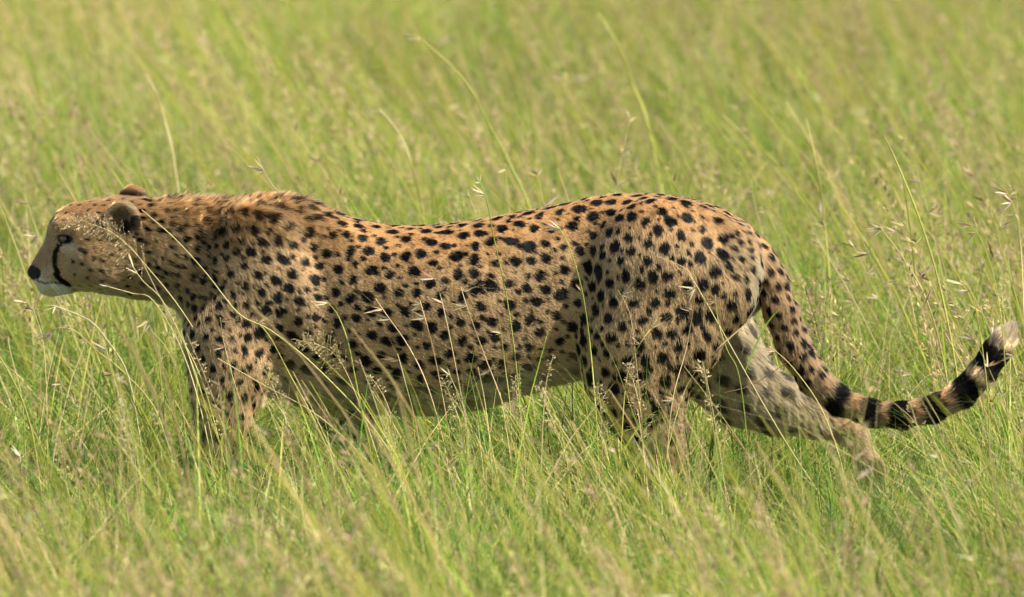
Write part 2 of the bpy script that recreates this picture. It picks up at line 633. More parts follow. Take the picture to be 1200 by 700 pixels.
# ears: cupped shells
for sd, c, rr in ((-1, (141, 258), (20, 10, 23)), (1, (152, 234), (17, 9, 18))):
    e = P(c[0], c[1], sd * 36)
    ell('ear', e, rr, 5, rotm('d', -12))
    ell(None, e + np.array([-4.5, sd * -0.0 - 8.0, 1.5]), (rr[0] * .78, 9.5, rr[2] * .78), 3, rotm('d', -12), cut=True)

# shoulders and forelegs
for sd in (-1, 1):
    ell('shoulder', P(308, 322, sd * 44), (56, 30, 84), 12, rotm('d', 14))
    cone('shoulder', P(322, 262, sd * 30), P(262, 392, sd * 55), 18, 24, 12)
    ell('shoulder', P(352, 350, sd * 52), (24, 19, 56), 11, rotm('d', 8))
NF = -54
cone('nearfore', P(292, 345, -46), P(262, 400, NF + 4), 34, 36, 30, 0.7)
chain('nearfore', [(P(258, 400, NF + 3), 35), (P(266, 430, NF), 35), (P(262, 462, NF - 2), 30), (P(260, 500, NF), 24), (P(258, 535, NF), 18), (P(252, 590, NF), 16), (P(247, 612, NF), 17)], 24, 0.75)
ell('nearfore', P(294, 432, NF), (18, 18, 24), 14)
ell('nearfore', P(236, 622, NF), (27, 19, 15), 10)
FF = 50
chain('farfore', [(P(300, 400, FF), 38), (P(372, 446, FF), 36), (P(402, 490, FF), 30), (P(422, 535, FF), 23), (P(438, 575, FF), 18), (P(444, 604, FF), 15)], 12, 0.85)
ell('farfore', P(434, 618, FF), (24, 18, 14), 10)
for sd, pw_, xx, yy in ((0, NF, 236, 624), (1, FF, 434, 620)):
    for q in (-13, -4.5, 4.5, 13):
        ell('paw', P(xx - 20 + abs(q) * 0.35, yy + 3, pw_ + q), (10, 5.4, 8), 3)
# chest keel
ell('torso', P(262, 408, 0), (42, 40, 48), 22)

# hindquarters
for sd in (-1, 1):
    ell('haunch', P(782, 318, sd * 40), (86, 34, 84), 19, rotm('d', 18))
    ell('haunch', P(845, 318, sd * 36), (46, 28, 56), 20, rotm('d', -10))
NH = -50
chain('nearhind', [(P(770, 330, NH), 70), (P(748, 400, NH - 4), 60), (P(742, 446, NH - 4), 46), (P(756, 486, NH), 32), (P(770, 520, NH), 20), (P(768, 560, NH), 15), (P(762, 612, NH), 15)], 20, 0.55)
chain('nearhind', [(P(846, 350, NH + 6), 34), (P(806, 404, NH), 30), (P(768, 455, NH), 24), (P(776, 512, NH), 13)], 16, 0.7)
ell('nearhind', P(746, 624, NH), (30, 19, 13), 10)
FH = 48
chain('farhind', [(P(800, 330, FH), 62), (P(840, 420, FH), 50), (P(868, 456, FH), 38), (P(912, 477, FH), 30), (P(956, 492, FH), 18), (P(1001, 510, FH), 11.5), (P(1020, 548, FH), 10), (P(1040, 600, FH), 11)], 14, 0.6)
ell('farhind', P(1034, 616, FH), (22, 16, 12), 8)
for pw_, xx, yy in ((NH, 746, 626), (FH, 1032, 618)):
    for q in (-12, -4, 4, 12):
        ell('paw', P(xx - 22 + abs(q) * 0.35, yy + 3, pw_ + q), (10, 5.2, 7), 3)
ell('rump', P(874, 356, -12), (14, 13, 13), 7)
ell('rump', P(870, 350, 12), (14, 13, 13), 7)
# tail
TAIL = [(858, 281, 0, 20), (884, 300, -6, 20), (901, 330, -10, 19.5), (914, 365, -12, 19), (930, 408, -14, 18.5), (952, 444, -14, 17), (982, 470, -12, 15), (1018, 484, -10, 14),
        (1054, 487, -8, 14), (1090, 480, -6, 14), (1122, 463, -6, 14.5), (1146, 440, -6, 15), (1162, 416, -6, 14.5), (1173, 398, -6, 12.5), (1180, 388, -6, 8)]
TP = [P(a, b, c) for a, b, c, _ in TAIL]
chain('tail', [(p, t[3]) for p, t in zip(TP, TAIL)], 5)

# ---- surface nets
ins = F < 0
cs = np.zeros(tuple(n - 1 for n in F.shape), np.int8)
for a in (0, 1):
    for b in (0, 1):
        for c in (0, 1):
            cs += ins[a:F.shape[0] - 1 + a, b:F.shape[1] - 1 + b, c:F.shape[2] - 1 + c]
act = (cs > 0) & (cs < 8)
cid = np.full(act.shape, -1, np.int32)
A = np.argwhere(act)
cid[act] = np.arange(len(A))
corner = np.array([(a, b, c) for a in (0, 1) for b in (0, 1) for c in (0, 1)])
cv = np.stack([F[A[:, 0] + c[0], A[:, 1] + c[1], A[:, 2] + c[2]] for c in corner], 1)
acc, cnt = np.zeros((len(A), 3)), np.zeros(len(A))
for i in range(8):
    for j in range(i + 1, 8):
        if np.abs(corner[i] - corner[j]).sum() == 1:
            x = (cv[:, i] < 0) != (cv[:, j] < 0)
            t = cv[:, i] / np.where(x, cv[:, i] - cv[:, j], 1)
            p = corner[i] + t[:, None] * (corner[j] - corner[i])
            acc[x] += p[x]
            cnt[x] += 1
VP = (A + acc / cnt[:, None]) * H + np.array([X0, D0, U0])
quads = []
for axis in range(3):
    s0 = [slice(None)] * 3
    s1 = [slice(None)] * 3
    s0[axis], s1[axis] = slice(0, -1), slice(1, None)
    a_, b_ = ins[tuple(s0)], ins[tuple(s1)]
    E = np.argwhere(a_ != b_)
    o1, o2 = [q for q in range(3) if q != axis]
    E = E[(E[:, o1] > 0) & (E[:, o2] > 0) & (E[:, o1] < F.shape[o1] - 1) & (E[:, o2] < F.shape[o2] - 1)]
    c00, c10, c01, c11 = E.copy(), E.copy(), E.copy(), E.copy()
    c00[:, o1] -= 1; c00[:, o2] -= 1
    c10[:, o2] -= 1
    c01[:, o1] -= 1
    g4 = [cid[tuple(c.T)] for c in (c00, c10, c11, c01)]
    q = np.stack(g4, 1)
    flip = a_[tuple(E.T)]
    if axis == 1:
        flip = ~flip
    q[~flip] = q[~flip][:, ::-1]
    quads.append(q)
QD = np.vstack(quads)
# keep the largest connected piece and relax slightly
ed = np.vstack([QD[:, [0, 1]], QD[:, [1, 2]], QD[:, [2, 3]], QD[:, [3, 0]]])
deg = np.bincount(ed.ravel(), minlength=len(VP)).astype(float)
for it in range(3):
    sm = np.zeros_like(VP)
    for q in range(3):
        sm[:, q] = np.bincount(ed[:, 0], VP[ed[:, 1], q], len(VP)) + np.bincount(ed[:, 1], VP[ed[:, 0], q], len(VP))
    VP += 0.5 * (sm / deg[:, None] - VP)
del F, ins, cs, act


def to_world(p):
    """inner pixels -> metres"""
    x, d, u = p[..., 0], p[..., 1], p[..., 2]
    return np.stack([(x * CY + d * SYA) * S, (d * CY - x * SYA) * S, u * S], -1)


# ---- normals and areas
def quad_normals(V):
    n = np.cross(V[QD[:, 2]] - V[QD[:, 0]], V[QD[:, 3]] - V[QD[:, 1]])
    return n


qn = quad_normals(VP)
VN = np.zeros_like(VP)
for q in range(3):
    for c in range(4):
        VN[:, q] += np.bincount(QD[:, c], qn[:, q], len(VP))
VN /= np.linalg.norm(VN, axis=1)[:, None] + 1e-9

# ---- which part of the body is each vertex on
groups = ['torso', 'head', 'ear', 'shoulder', 'nearfore', 'farfore', 'haunch', 'nearhind', 'farhind', 'rump', 'tail', 'paw']
GD = np.full((len(groups), len(VP)), 1e3, np.float32)
for gname, fn in PRIMS:
    if gname:
        i = groups.index(gname)
        GD[i] = np.minimum(GD[i], fn(VP[:, 0], VP[:, 1], VP[:, 2]))
REG = GD.argmin(0)
REG[(GD[2] < 3.0) & (GD[1] > -3)] = 2


def isg(*names):
    return np.isin(REG, [groups.index(n) for n in names])


def vnoise(p, sc, seed):
    """cheap smooth noise in [-1,1]: sums of sines in random directions"""
    r = np.random.default_rng(seed)
    o = np.zeros(len(p))
    for k in range(7):
        d = r.standard_normal(3)
        d /= np.linalg.norm(d)
        o += np.sin((p @ d) / sc * (0.6 + 0.9 * r.random()) * 2.2 + r.random() * 6.28)
    return o / 3.0


def sstep(a, b, x):
    t = np.clip((x - a) / (b - a), 0, 1)
    return t * t * (3 - 2 * t)


def seg_dist(px, pu, pl):
    """distance in the side view to a polyline given in photo pixels"""
    best = np.full(len(px), 1e3)
    q = [P(a, b, -28)[[0, 2]] for a, b in pl]
    for a, b in zip(q[:-1], q[1:]):
        ab = b - a
        t = np.clip(((px - a[0]) * ab[0] + (pu - a[1]) * ab[1]) / (ab @ ab), 0, 1)
        best = np.minimum(best, np.hypot(px - a[0] - t * ab[0], pu - a[1] - t * ab[1]))
    return best


# photo-like side coordinates of any inner point
def side_xy(p):
    xw = p[:, 0] * CY + p[:, 1] * SYA
    dd = p[:, 1] * CY - p[:, 0] * SYA
    return xw + 600, 640 - (p[:, 2] + TT * dd)


PX, PY = side_xy(VP)
topu = pchip(np.clip(VP[:, 0], TORSO[0, 0], TORSO[-1, 0]), TORSO[:, 0], TORSO[:, 1])
botu = pchip(np.clip(VP[:, 0], TORSO[0, 0], TORSO[-1, 0]), TORSO[:, 0], TORSO[:, 2])
HV = np.clip((VP[:, 2] - botu) / (topu - botu), -0.5, 1.2)       # 0 belly .. 1 back

# tail coordinate 0..1
TPa = np.array(TP)
tl = np.concatenate([[0], np.cumsum(np.linalg.norm(np.diff(TPa, axis=0), axis=1))])


def tail_t(p):
    best, tt = np.full(len(p), 1e9), np.zeros(len(p))
    for i in range(len(TPa) - 1):
        ab = TPa[i + 1] - TPa[i]
        t = np.clip(((p - TPa[i]) @ ab) / (ab @ ab), 0, 1)
        d = np.linalg.norm(p - TPa[i] - t[:, None] * ab, axis=1)
        k = d < best
        best[k] = d[k]
        tt[k] = tl[i] + t[k] * (tl[i + 1] - tl[i])
    return tt


TT_ = tail_t(VP)
on_tail = isg('tail') & (TT_ > 40)

# ---- coat ground colour (linear)
c_back, c_flank, c_belly = np.array([0.46, 0.235, 0.085]), np.array([0.43, 0.265, 0.125]), np.array([0.55, 0.44, 0.31])
kb = sstep(0.62, 1.0, HV)[:, None]
kw = (1 - sstep(0.0, 0.24, HV + 0.03 * vnoise(VP, 30, 3)))[:, None]
base = c_flank * (1 - kb) + c_back * kb
leg = isg('nearfore', 'farfore', 'nearhind', 'farhind', 'paw', 'haunch', 'shoulder')
base_t = base * (1 - kw) + c_belly * kw
base = np.where(leg[:, None], base, base_t)
c_leg = np.array([0.44, 0.275, 0.135])
kl = (1 - sstep(0.05, 0.45, HV))[:, None]
base = np.where(isg('nearfore', 'nearhind', 'farfore', 'farhind', 'paw')[:, None], base * (1 - kl) + c_leg * kl, base)
# pale inner sides of the legs and the seat under the tail
inner = (isg('farhind', 'farfore') & (VN[:, 1] < 0.2)) | (isg('nearhind', 'nearfore') & (VN[:, 1] > 0.3))
kin = np.where(inner, 0.75, 0.0) * np.where(isg('farhind'), 1 - 0.85 * sstep(930, 985, PX), 1.0)
kin = np.maximum(kin, np.where(isg('farhind', 'haunch', 'rump', 'torso', 'nearhind', 'tail'), (1 - sstep(7, 16, np.hypot(PX - 886, (PY - 340) * 0.28))) * 0.9, 0))
kin = np.maximum(kin, np.where(isg('haunch', 'nearhind', 'farhind', 'rump') & (VN[:, 0] > 0.7) & (PX > 866), 0.6 * sstep(0.7, 0.95, VN[:, 0]), 0) * sstep(300, 340, PY))
base = base * (1 - kin[:, None]) + np.array([0.55, 0.45, 0.33]) * kin[:, None]
# head
hd = isg('head', 'ear')
hx, hu = VP[:, 0], VP[:, 2]
c_hd = np.array([0.42, 0.25, 0.115])
kt = sstep(262, 238, PY)[:, None]
hcol = c_hd * (1 - kt) + np.array([0.37, 0.185, 0.07]) * kt
pale = np.maximum.reduce([
    0.45 * (1 - sstep(3, 12, seg_dist(hx, hu, [(78, 290), (84, 293), (92, 294)]))),          # under the eye
    0.95 * (1 - sstep(4, 11, seg_dist(hx, hu, [(46, 338), (58, 343), (72, 342), (100, 338), (140, 346)]))),    # chin and lower jaw
    0.35 * (1 - sstep(6, 18, seg_dist(hx, hu, [(50, 325), (60, 322)]))),
    0.2 * (1 - sstep(10, 26, seg_dist(hx, hu, [(84, 318), (108, 322)])))])
hcol = hcol * (1 - pale[:, None]) + np.array([0.58, 0.49, 0.37]) * pale[:, None]
chin = (0.95 * (1 - sstep(6, 13, seg_dist(hx, hu, [(44, 335), (54, 341), (68, 343)]))))[:, None]
hcol = hcol * (1 - chin) + np.array([0.74, 0.69, 0.60]) * chin
base = np.where(hd[:, None], hcol, base)
eq = np.hypot((PX - 141) / 20, (PY - 258) / 23)
ne = isg('ear') & (VP[:, 1] < 0)
base = np.where((ne & (eq < 0.80))[:, None], np.array([0.17, 0.10, 0.05]), base)
base = np.where((ne & (eq >= 0.80) & (PX < 154))[:, None], np.array([0.46, 0.31, 0.17]), base)
base *= (1 + 0.07 * vnoise(VP, 18, 5) + 0.05 * vnoise(VP, 6, 6))[:, None]
tw = sstep(0.62, 0.98, TT_ / tl[-1])[:, None]
t_under = sstep(0.1, -0.6, VN[:, 2])[:, None] * sstep(0.3, 0.6, TT_ / tl[-1])[:, None]
tcol = np.array([0.38, 0.20, 0.08]) * (1 - np.maximum(tw, t_under * .8)) + np.array([0.22, 0.175, 0.13]) * np.maximum(tw, t_under * .8)
base = np.where(on_tail[:, None], tcol, base)
base = np.clip(base, 0.02, 0.85)

# ---- spots: placed by dart throwing over the skin, each with its own size, stretch and edge
spacing, radius = np.full(len(VP), 16.4), np.full(len(VP), 6.5)


def setr(mask, sp, rd):
    spacing[mask], radius[mask] = sp, rd


setr(isg('torso') & (PX < 420), 16.0, 5.9)
setr(isg('shoulder'), 14.8, 6.1)
setr(isg('shoulder') & (PX < 290), 13.5, 4.8)
setr(isg('torso') & (PX < 270), 12.5, 4.2)
setr(isg('torso') & (PX < 215), 11.0, 3.2)
setr(isg('nearfore', 'farfore'), 14.0, 5.1)
setr(isg('haunch', 'nearhind'), 16.4, 6.5)
setr(isg('haunch', 'rump', 'torso') & (PX > 850), 13.0, 4.6)
setr(isg('farhind'), 20.0, 7.0)
setr(leg & (PY > 520), 15, 3.6)
setr(isg('farhind') & (PX > 940), 15, 3.0)
setr(hd, 9.5, 2.2)
setr(isg('tail'), 11.6, 4.9)
setr(isg('paw', 'ear'), 1e3, 0)
no = isg('ear', 'paw', 'rump') | (hd & ((PX < 82) & (PY > 262))) | (hd & (PX < 92) & (PY < 300) & (PY > 258)) | (isg('farhind') & (PX > 960)) | (isg('torso') & (HV < 0.05))
no |= on_tail & (TT_ / tl[-1] > 0.40)
r = np.random.default_rng(21)
alive = ~no
order = r.permutation(len(VP))
main = []
cnt_ = 0
md = np.full(len(VP), 1e9)
ord0 = order[alive[order]][::3]
for fac in (1.34, 1.22, 1.12, 1.02):      # from loose to tight, so that the spots pack evenly
    cand = ord0[md[ord0] > (spacing[ord0] * fac) ** 2]
    while len(cand):
        i = cand[0]
        main.append(i)
        d2 = ((VP[ord0] - VP[i]) ** 2).sum(1)
        md[ord0] = np.minimum(md[ord0], d2)
        cand = cand[md[cand] > (spacing[cand] * fac) ** 2]
main = np.array(main)
# small dots in the gaps
gap = np.full(len(VP), 1e9)
srt = np.argsort(VP[:, 0])
XS = VP[srt, 0]


def near_x(c, rad):
    a, b = np.searchsorted(XS, [c[0] - rad, c[0] + rad])
    return srt[a:b]


for i in main:
    k = near_x(VP[i], 30)
    gap[k] = np.minimum(gap[k], ((VP[k] - VP[i]) ** 2).sum(1))
gap = np.sqrt(gap)
ok = (~no) & (gap > spacing * 0.62) & (gap < 60) & isg('torso', 'shoulder', 'haunch', 'nearhind', 'nearfore')
cand = order[ok[order]]
cand = cand[r.random(len(cand)) < 0.10]
small = []
while len(cand):
    i = cand[0]
    small.append(i)
    d2 = ((VP[cand] - VP[i]) ** 2).sum(1)
    cand = cand[d2 > 12 ** 2]
small = np.array(small)
SP = np.concatenate([main, small])
SR = np.concatenate([radius[main] * np.clip(r.normal(1.0, 0.13, len(main)), 0.6, 1.3), np.clip(r.normal(2.7, 0.7, len(small)), 1.4, 4)])
# hair lie: backwards and down, along the legs and the tail
flow = np.tile(np.array([1.0, 0, -0.35]), (len(VP), 1))
flow[isg('nearfore', 'farfore', 'nearhind')] = (0.25, 0, -1.0)
flow[isg('shoulder')] = (0.75, 0, -0.6)
flow[isg('haunch')] = (0.8, 0, -0.75)
flow[isg('farhind')] = (0.8, 0, -0.6)
flow[hd] = (1.0, 0, -0.12)
flow[hd & (PX < 60)] = (0.8, 0, -0.5)
tg = np.zeros((len(VP), 3))
k = on_tail
ti = np.clip(np.searchsorted(tl, TT_) - 1, 0, len(TPa) - 2)
tg = TPa[ti + 1] - TPa[ti]
flow[k] = (tg / np.linalg.norm(tg, axis=1)[:, None])[k]
for it in range(14):     # smooth the lie across the seams
    sm = np.zeros_like(flow)
    for q in range(3):
        sm[:, q] = np.bincount(ed[:, 0], flow[ed[:, 1], q], len(VP)) + np.bincount(ed[:, 1], flow[ed[:, 0], q], len(VP))
    flow = sm / deg[:, None]
flow -= (flow * VN).sum(1)[:, None] * VN
flow /= np.linalg.norm(flow, axis=1)[:, None] + 1e-6

SPp, SPn, SPf = VP[SP], VN[SP], flow[SP]
str_ = np.clip(r.normal(1.06, 0.12, len(SP)), 0.8, 1.5)
seedp = r.random((len(SP), 6)) * 6.28


def spot_mask(p, idx_sorted, xs):
    """0..1 darkness at points p (sorted index by x given)"""
    m = np.zeros(len(p))
    for s in range(len(SP)):
        rad = SR[s] * 2.2
        a, b = np.searchsorted(xs, [SPp[s, 0] - rad, SPp[s, 0] + rad])
        kk = idx_sorted[a:b]
        v = p[kk] - SPp[s]
        c = (v ** 2).sum(1) < rad * rad
        kk, v = kk[c], v[c]
        if not len(kk):
            continue
        f = SPf[s]
        e = np.cross(SPn[s], f)
        a1, a2 = v @ f, v @ e
        ang = np.arctan2(a2, a1)
        rr = np.hypot(a1 / str_[s], a2 * str_[s] ** 0.5)
        wob = 1 + 0.07 * np.sin(2 * ang + seedp[s, 0]) + 0.06 * np.sin(3 * ang + seedp[s, 1]) + 0.05 * np.sin(5 * ang + seedp[s, 2])
        q = rr / (SR[s] * wob)
        m[kk] = np.maximum(m[kk], 1 - sstep(0.88, 1.12, q))
    return m


def tail_bands(p, t):
    f = t / tl[-1]
    ph = t + 3.0 * vnoise(p, 9, 9)
    # band positions along the tail, thicker towards the end
    edges = [(0.45, 0.50), (0.53, 0.58), (0.605, 0.66), (0.69, 0.75), (0.778, 0.842), (0.866, 0.945)]
    m = np.zeros(len(p))
    for a, b in edges:
        aa, bb = a * tl[-1], b * tl[-1]
        m = np.maximum(m, sstep(aa - 3, aa + 3, ph) * (1 - sstep(bb - 3, bb + 3, ph)))
    return m


def face_marks(p):
    x, u = p[:, 0], p[:, 2]
    px_, py_ = side_xy(p)
    front = px_ < 110
    tear = 1 - sstep(1.9, 3.4, seg_dist(x, u, [(74, 281), (67, 287), (63, 294), (61.5, 303), (62, 312), (65, 319)]))
    eye = 1 - sstep(4.2, 6.5, seg_dist(x, u, [(69, 279), (78, 280)]))
    corner_ = 1 - sstep(2.4, 4.4, seg_dist(x, u, [(63, 321), (68, 328), (76, 333)]))
    lip = 0.75 * (1 - sstep(0.8, 2.0, seg_dist(x, u, [(40, 329), (48, 332), (60, 331), (70, 332)])))
    back = 0.8 * (1 - sstep(1.6, 3.2, seg_dist(x, u, [(92, 291), (99, 294)])))
    m = np.maximum.reduce([tear, eye, corner_, lip, back]) * front
    q = P(37, 318)
    nose = (1 - sstep(0.85, 1.1, np.sqrt(((x - q[0]) / 12) ** 2 + ((u - q[2]) / 8.6) ** 2))) * (px_ < 50)
    return m, nose


def ear_dark(p, n, reg_ear):
    px_, py_ = side_xy(p)
    m = np.zeros(len(p))
    near = reg_ear & (p[:, 1] < 0)
    m = np.where(near, 0.92 * (1 - sstep(4.5, 9, np.hypot(px_ - 145, (py_ - 265) * 0.8))), m)
    m = np.where(near & (px_ > 151) & (py_ > 252), np.maximum(m, 0.94), m)
    m = np.where(near & (np.hypot((px_ - 139) / 15, (py_ - 256) / 17) < 1), np.maximum(m, 0.1), m)
    m = np.where(reg_ear & (p[:, 1] > 0), 0.7 * sstep(220, 226, py_), m)
    return m


mk = spot_mask(VP, srt, XS)
fm, nose_v = face_marks(VP)
mk = np.where(on_tail, np.maximum(mk, tail_bands(VP, TT_)), mk)
mk = np.where(hd, np.maximum(np.maximum(mk * 0.9, fm), ear_dark(VP, VN, isg('ear'))), mk)
mk = np.where(isg('torso') & (PX < 230), mk * 0.85, mk)
mk = mk * (1 - 0.25 * (PX < 350) * (HV > 0.9))
mk = mk * np.where(isg('torso') & (HV < 0.25), 0.35 + 0.65 * sstep(0.02, 0.25, HV), 1)
BLACK = np.array([0.007, 0.006, 0.005])
skin = base * (1 - mk[:, None]) + BLACK * mk[:, None]
skin = np.where(nose_v[:, None] > 0.5, np.array([0.012, 0.011, 0.011]), skin)

# ---- the body mesh
WV = to_world(VP)
ROOT = np.array([0.0, 0.0, 0.0])
me = mesh_np('body', WV, QD.reshape(-1), np.arange(len(QD)) * 4, skin * 0.8)


def body_mat():
    m = bpy.data.materials.new('cheetah_skin')
    m.use_nodes = True
    t = m.node_tree
    pb = t.nodes['Principled BSDF']
    at = t.nodes.new('ShaderNodeAttribute')
    at.attribute_name = 'tint'
    t.links.new(at.outputs['Color'], pb.inputs['Base Color'])
    pb.inputs['Roughness'].default_value = 0.75
    pb.inputs['Specular IOR Level'].default_value = 0.2
    n2 = t.nodes.new('ShaderNodeTexNoise')
    n2.inputs['Scale'].default_value = 600
    tc = t.nodes.new('ShaderNodeTexCoord')
    t.links.new(tc.outputs['Object'], n2.inputs['Vector'])
    b = t.nodes.new('ShaderNodeBump')
    b.inputs['Strength'].default_value = 0.4
    b.inputs['Distance'].default_value = 0.001
    t.links.new(n2.outputs[0], b.inputs['Height'])
    t.links.new(b.outputs[0], pb.inputs['Normal'])
    return m


def hair_mat():
    m = bpy.data.materials.new('cheetah_fur')
    m.use_nodes = True
    t = m.node_tree
    for n in list(t.nodes):
        if n.type == 'BSDF_PRINCIPLED':
            t.nodes.remove(n)
    at = t.nodes.new('ShaderNodeAttribute')
    at.attribute_name = 'tint'
    sh = []
    for comp, ru in (('Reflection', 0.55), ('Transmission', 0.5)):
        hb = t.nodes.new('ShaderNodeBsdfHair')
        hb.component = comp
        hb.inputs['RoughnessU'].default_value = ru
        hb.inputs['RoughnessV'].default_value = 0.9
        t.links.new(at.outputs['Color'], hb.inputs['Color'])
        sh.append(hb)
    mx = t.nodes.new('ShaderNodeMixShader')
    mx.inputs[0].default_value = 0.4
    t.links.new(sh[0].outputs[0], mx.inputs[1])
    t.links.new(sh[1].outputs[0], mx.inputs[2])
    ch = t.nodes.new('ShaderNodeBsdfHairPrincipled')
    ch.model = 'CHIANG'
    ch.parametrization = 'COLOR'
    ch.inputs['Roughness'].default_value = 0.5
    ch.inputs['Radial Roughness'].default_value = 0.6
    ch.inputs['IOR'].default_value = 1.3
    t.links.new(at.outputs['Color'], ch.inputs['Color'])
    m2 = t.nodes.new('ShaderNodeMixShader')
    m2.inputs[0].default_value = 0.3
    t.links.new(mx.outputs[0], m2.inputs[1])
    t.links.new(ch.outputs[0], m2.inputs[2])
    t.links.new(m2.outputs[0], t.nodes['Material Output'].inputs[0])
    return m


cheetah = bpy.data.objects.new('cheetah', None)
COL.objects.link(cheetah)
tag(cheetah, 'spotted cheetah striding through tall grass with head held low', 'cheetah')
body = obj('body', me, body_mat(), cheetah)

# ---- fur: real hair curves rooted on the body
NH_ = 600000
qa = np.linalg.norm(qn, axis=1) / 2
qc_n = qn / (2 * qa[:, None] + 1e-9)
wgt = qa * np.where(qc_n[:, 1] > 0.45, 0.35, 1.0)
qcx, qcy = PX[QD[:, 0]], PY[QD[:, 0]]
wgt *= np.where((qcx < 185), 2.2, 1.0)
r = np.random.default_rng(77)
fi = r.choice(len(QD), NH_, p=wgt / wgt.sum())
uu, vv = r.random((NH_, 1)), r.random((NH_, 1))
W4 = np.concatenate([(1 - uu) * (1 - vv), uu * (1 - vv), uu * vv, (1 - uu) * vv], 1)
qv = QD[fi]
mixv = lambda a: (a[qv] * (W4[..., None] if a.ndim == 2 else W4)).sum(1)
hp, hn, hf = mixv(VP), mixv(VN), mixv(flow)
hb_ = mixv(base)
hn /= np.linalg.norm(hn, axis=1)[:, None]
vn0 = qv[:, 0]
hreg = REG[vn0]
hs = np.argsort(hp[:, 0])
hm = spot_mask(hp, hs, hp[hs, 0])
h_tail = on_tail[vn0]
h_head = hd[vn0]
fm, nz = face_marks(hp)
hm = np.where(h_tail, np.maximum(hm, tail_bands(hp, TT_[vn0])), hm)
hm = np.where(h_head, np.maximum(np.maximum(hm * 0.9, fm), ear_dark(hp, hn, hreg == groups.index('ear'))), hm)
ht = HV[vn0]
hm = hm * np.where((hreg == 0) & (ht < 0.25), 0.35 + 0.65 * sstep(0.02, 0.25, ht), 1)
hx_, hy_ = side_xy(hp)
# length and lift in pixels
ln = np.full(NH_, 3.7)
lift = np.full(NH_, 0.24)
mane = sstep(170, 215, hx_) * (1 - sstep(350, 420, hx_)) * sstep(0.70, 0.98, ht) * (hreg != groups.index('nearfore'))
ln += 7.0 * mane
lift += 0.75 * mane
hm = hm * (1 - 0.08 * mane)
neckf = ((hx_ > 160) & (hx_ < 262) & (hreg == 0)).astype(float)
ln += 3.5 * neckf
lift += 0.15 * neckf
belly = (hreg == 0) * (1 - sstep(0.0, 0.2, ht)) * (hx_ > 300)
ln += 8 * belly
lift += 0.1 * belly
ln = np.where(h_head, 3.2 + 3.2 * sstep(70, 130, hx_), ln)
ln = np.where(h_head & (hx_ < 62), 1.8, ln)
lift = np.where(h_head, 0.36, lift)
earm = hreg == groups.index('ear')
ln = np.where(earm, 5.0, ln)
ln = np.where(h_tail, 6.0 + 1.5 * sstep(0.5, 1.0, TT_[vn0] / tl[-1]), ln)
lift = np.where(h_tail, 0.38, lift)
backleg = np.isin(hreg, [groups.index(n) for n in ('nearhind', 'farhind', 'haunch', 'rump')]) * (hn[:, 0] > 0.3)
ln += 2.0 * backleg
ln += 3.5 * (hreg == groups.index('farhind')) * (hx_ < 960)
hm = hm * np.where(hreg == groups.index('farhind'), 0.8, 1.0)
lift += 0.08 * backleg
lowleg = (hreg != groups.index('tail')) & (hy_ > 500)
ln = np.where(lowleg, 4.5, ln)
ln *= np.clip(r.normal(1, 0.22, NH_), 0.4, 1.7)
keep = (nz < 0.5)
# clumping: neighbours lean the same way
cl = np.stack([vnoise(hp, 3.2, 31), vnoise(hp, 3.2, 32), vnoise(hp, 3.2, 33)], -1) * (0.12 + 0.2 * mane + 0.12 * neckf)[:, None] + np.stack([vnoise(hp, 11, 34), vnoise(hp, 11, 35), vnoise(hp, 11, 36)], -1) * 0.12
dr = hf + hn * lift[:, None] + cl * (1 + 0.8 * mane[:, None]) + r.standard_normal((NH_, 3)) * 0.13
under = (dr * hn).sum(1)
dr += hn * np.maximum(0.12 - under, 0)[:, None]
dr /= np.linalg.norm(dr, axis=1)[:, None]
K = 4
t = np.linspace(0, 1, K)
pt = hp[:, None, :] - hn[:, None, :] * 0.3 + dr[:, None, :] * (ln[:, None] * t)[..., None] + hf[:, None, :] * (ln[:, None] * 0.28 * t ** 2)[..., None] - hn[:, None, :] * (ln[:, None] * 0.10 * t ** 2)[..., None]
pt[..., 2] -= (ln[:, None] * 0.08 * t ** 2)
hb_ = np.clip(np.clip(hb_, 0.01, 1) ** 0.52 * np.array([1.07, 0.985, 0.77]), 0, 0.9)      # a single hair is paler than the coat it makes up
hc = hb_ * (1 - hm[:, None]) + BLACK * hm[:, None]
# guard hairs: a few darker, a few paler
g1 = r.random(NH_)
hc = np.where((g1 < 0.05)[:, None] & (hm < 0.3)[:, None], hc * 0.45, hc)
hc = np.where((g1 > 0.86)[:, None] & (hm < 0.3)[:, None], np.clip(hc * 1.35 + 0.02, 0, 0.85), hc)
hc = np.clip(hc * (1 + 0.13 * r.standard_normal((NH_, 1))), 0.006, 0.88)
pt, hc, n = pt[keep], hc[keep], int(keep.sum())
PW = to_world(pt)
hcv = bpy.data.hair_curves.new('fur')
hcv.add_curves([K] * n)
hcv.attributes['position'].data.foreach_set('vector', PW.astype(np.float32).ravel())
ra = hcv.attributes.get('radius') or hcv.attributes.new('radius', 'FLOAT', 'POINT')
ra.data.foreach_set('value', np.tile(np.array([0.00036, 0.00033, 0.00024, 0.00006], np.float32), n))
ca = hcv.attributes.new('tint', 'FLOAT_COLOR', 'CURVE')
c4 = np.ones((n, 4), np.float32)
c4[:, :3] = hc
ca.data.foreach_set('color', c4.ravel())
hcv.materials.append(hair_mat())
fur = bpy.data.objects.new('fur', hcv)
COL.objects.link(fur)
fur.parent = cheetah
fur['kind'] = 'stuff'


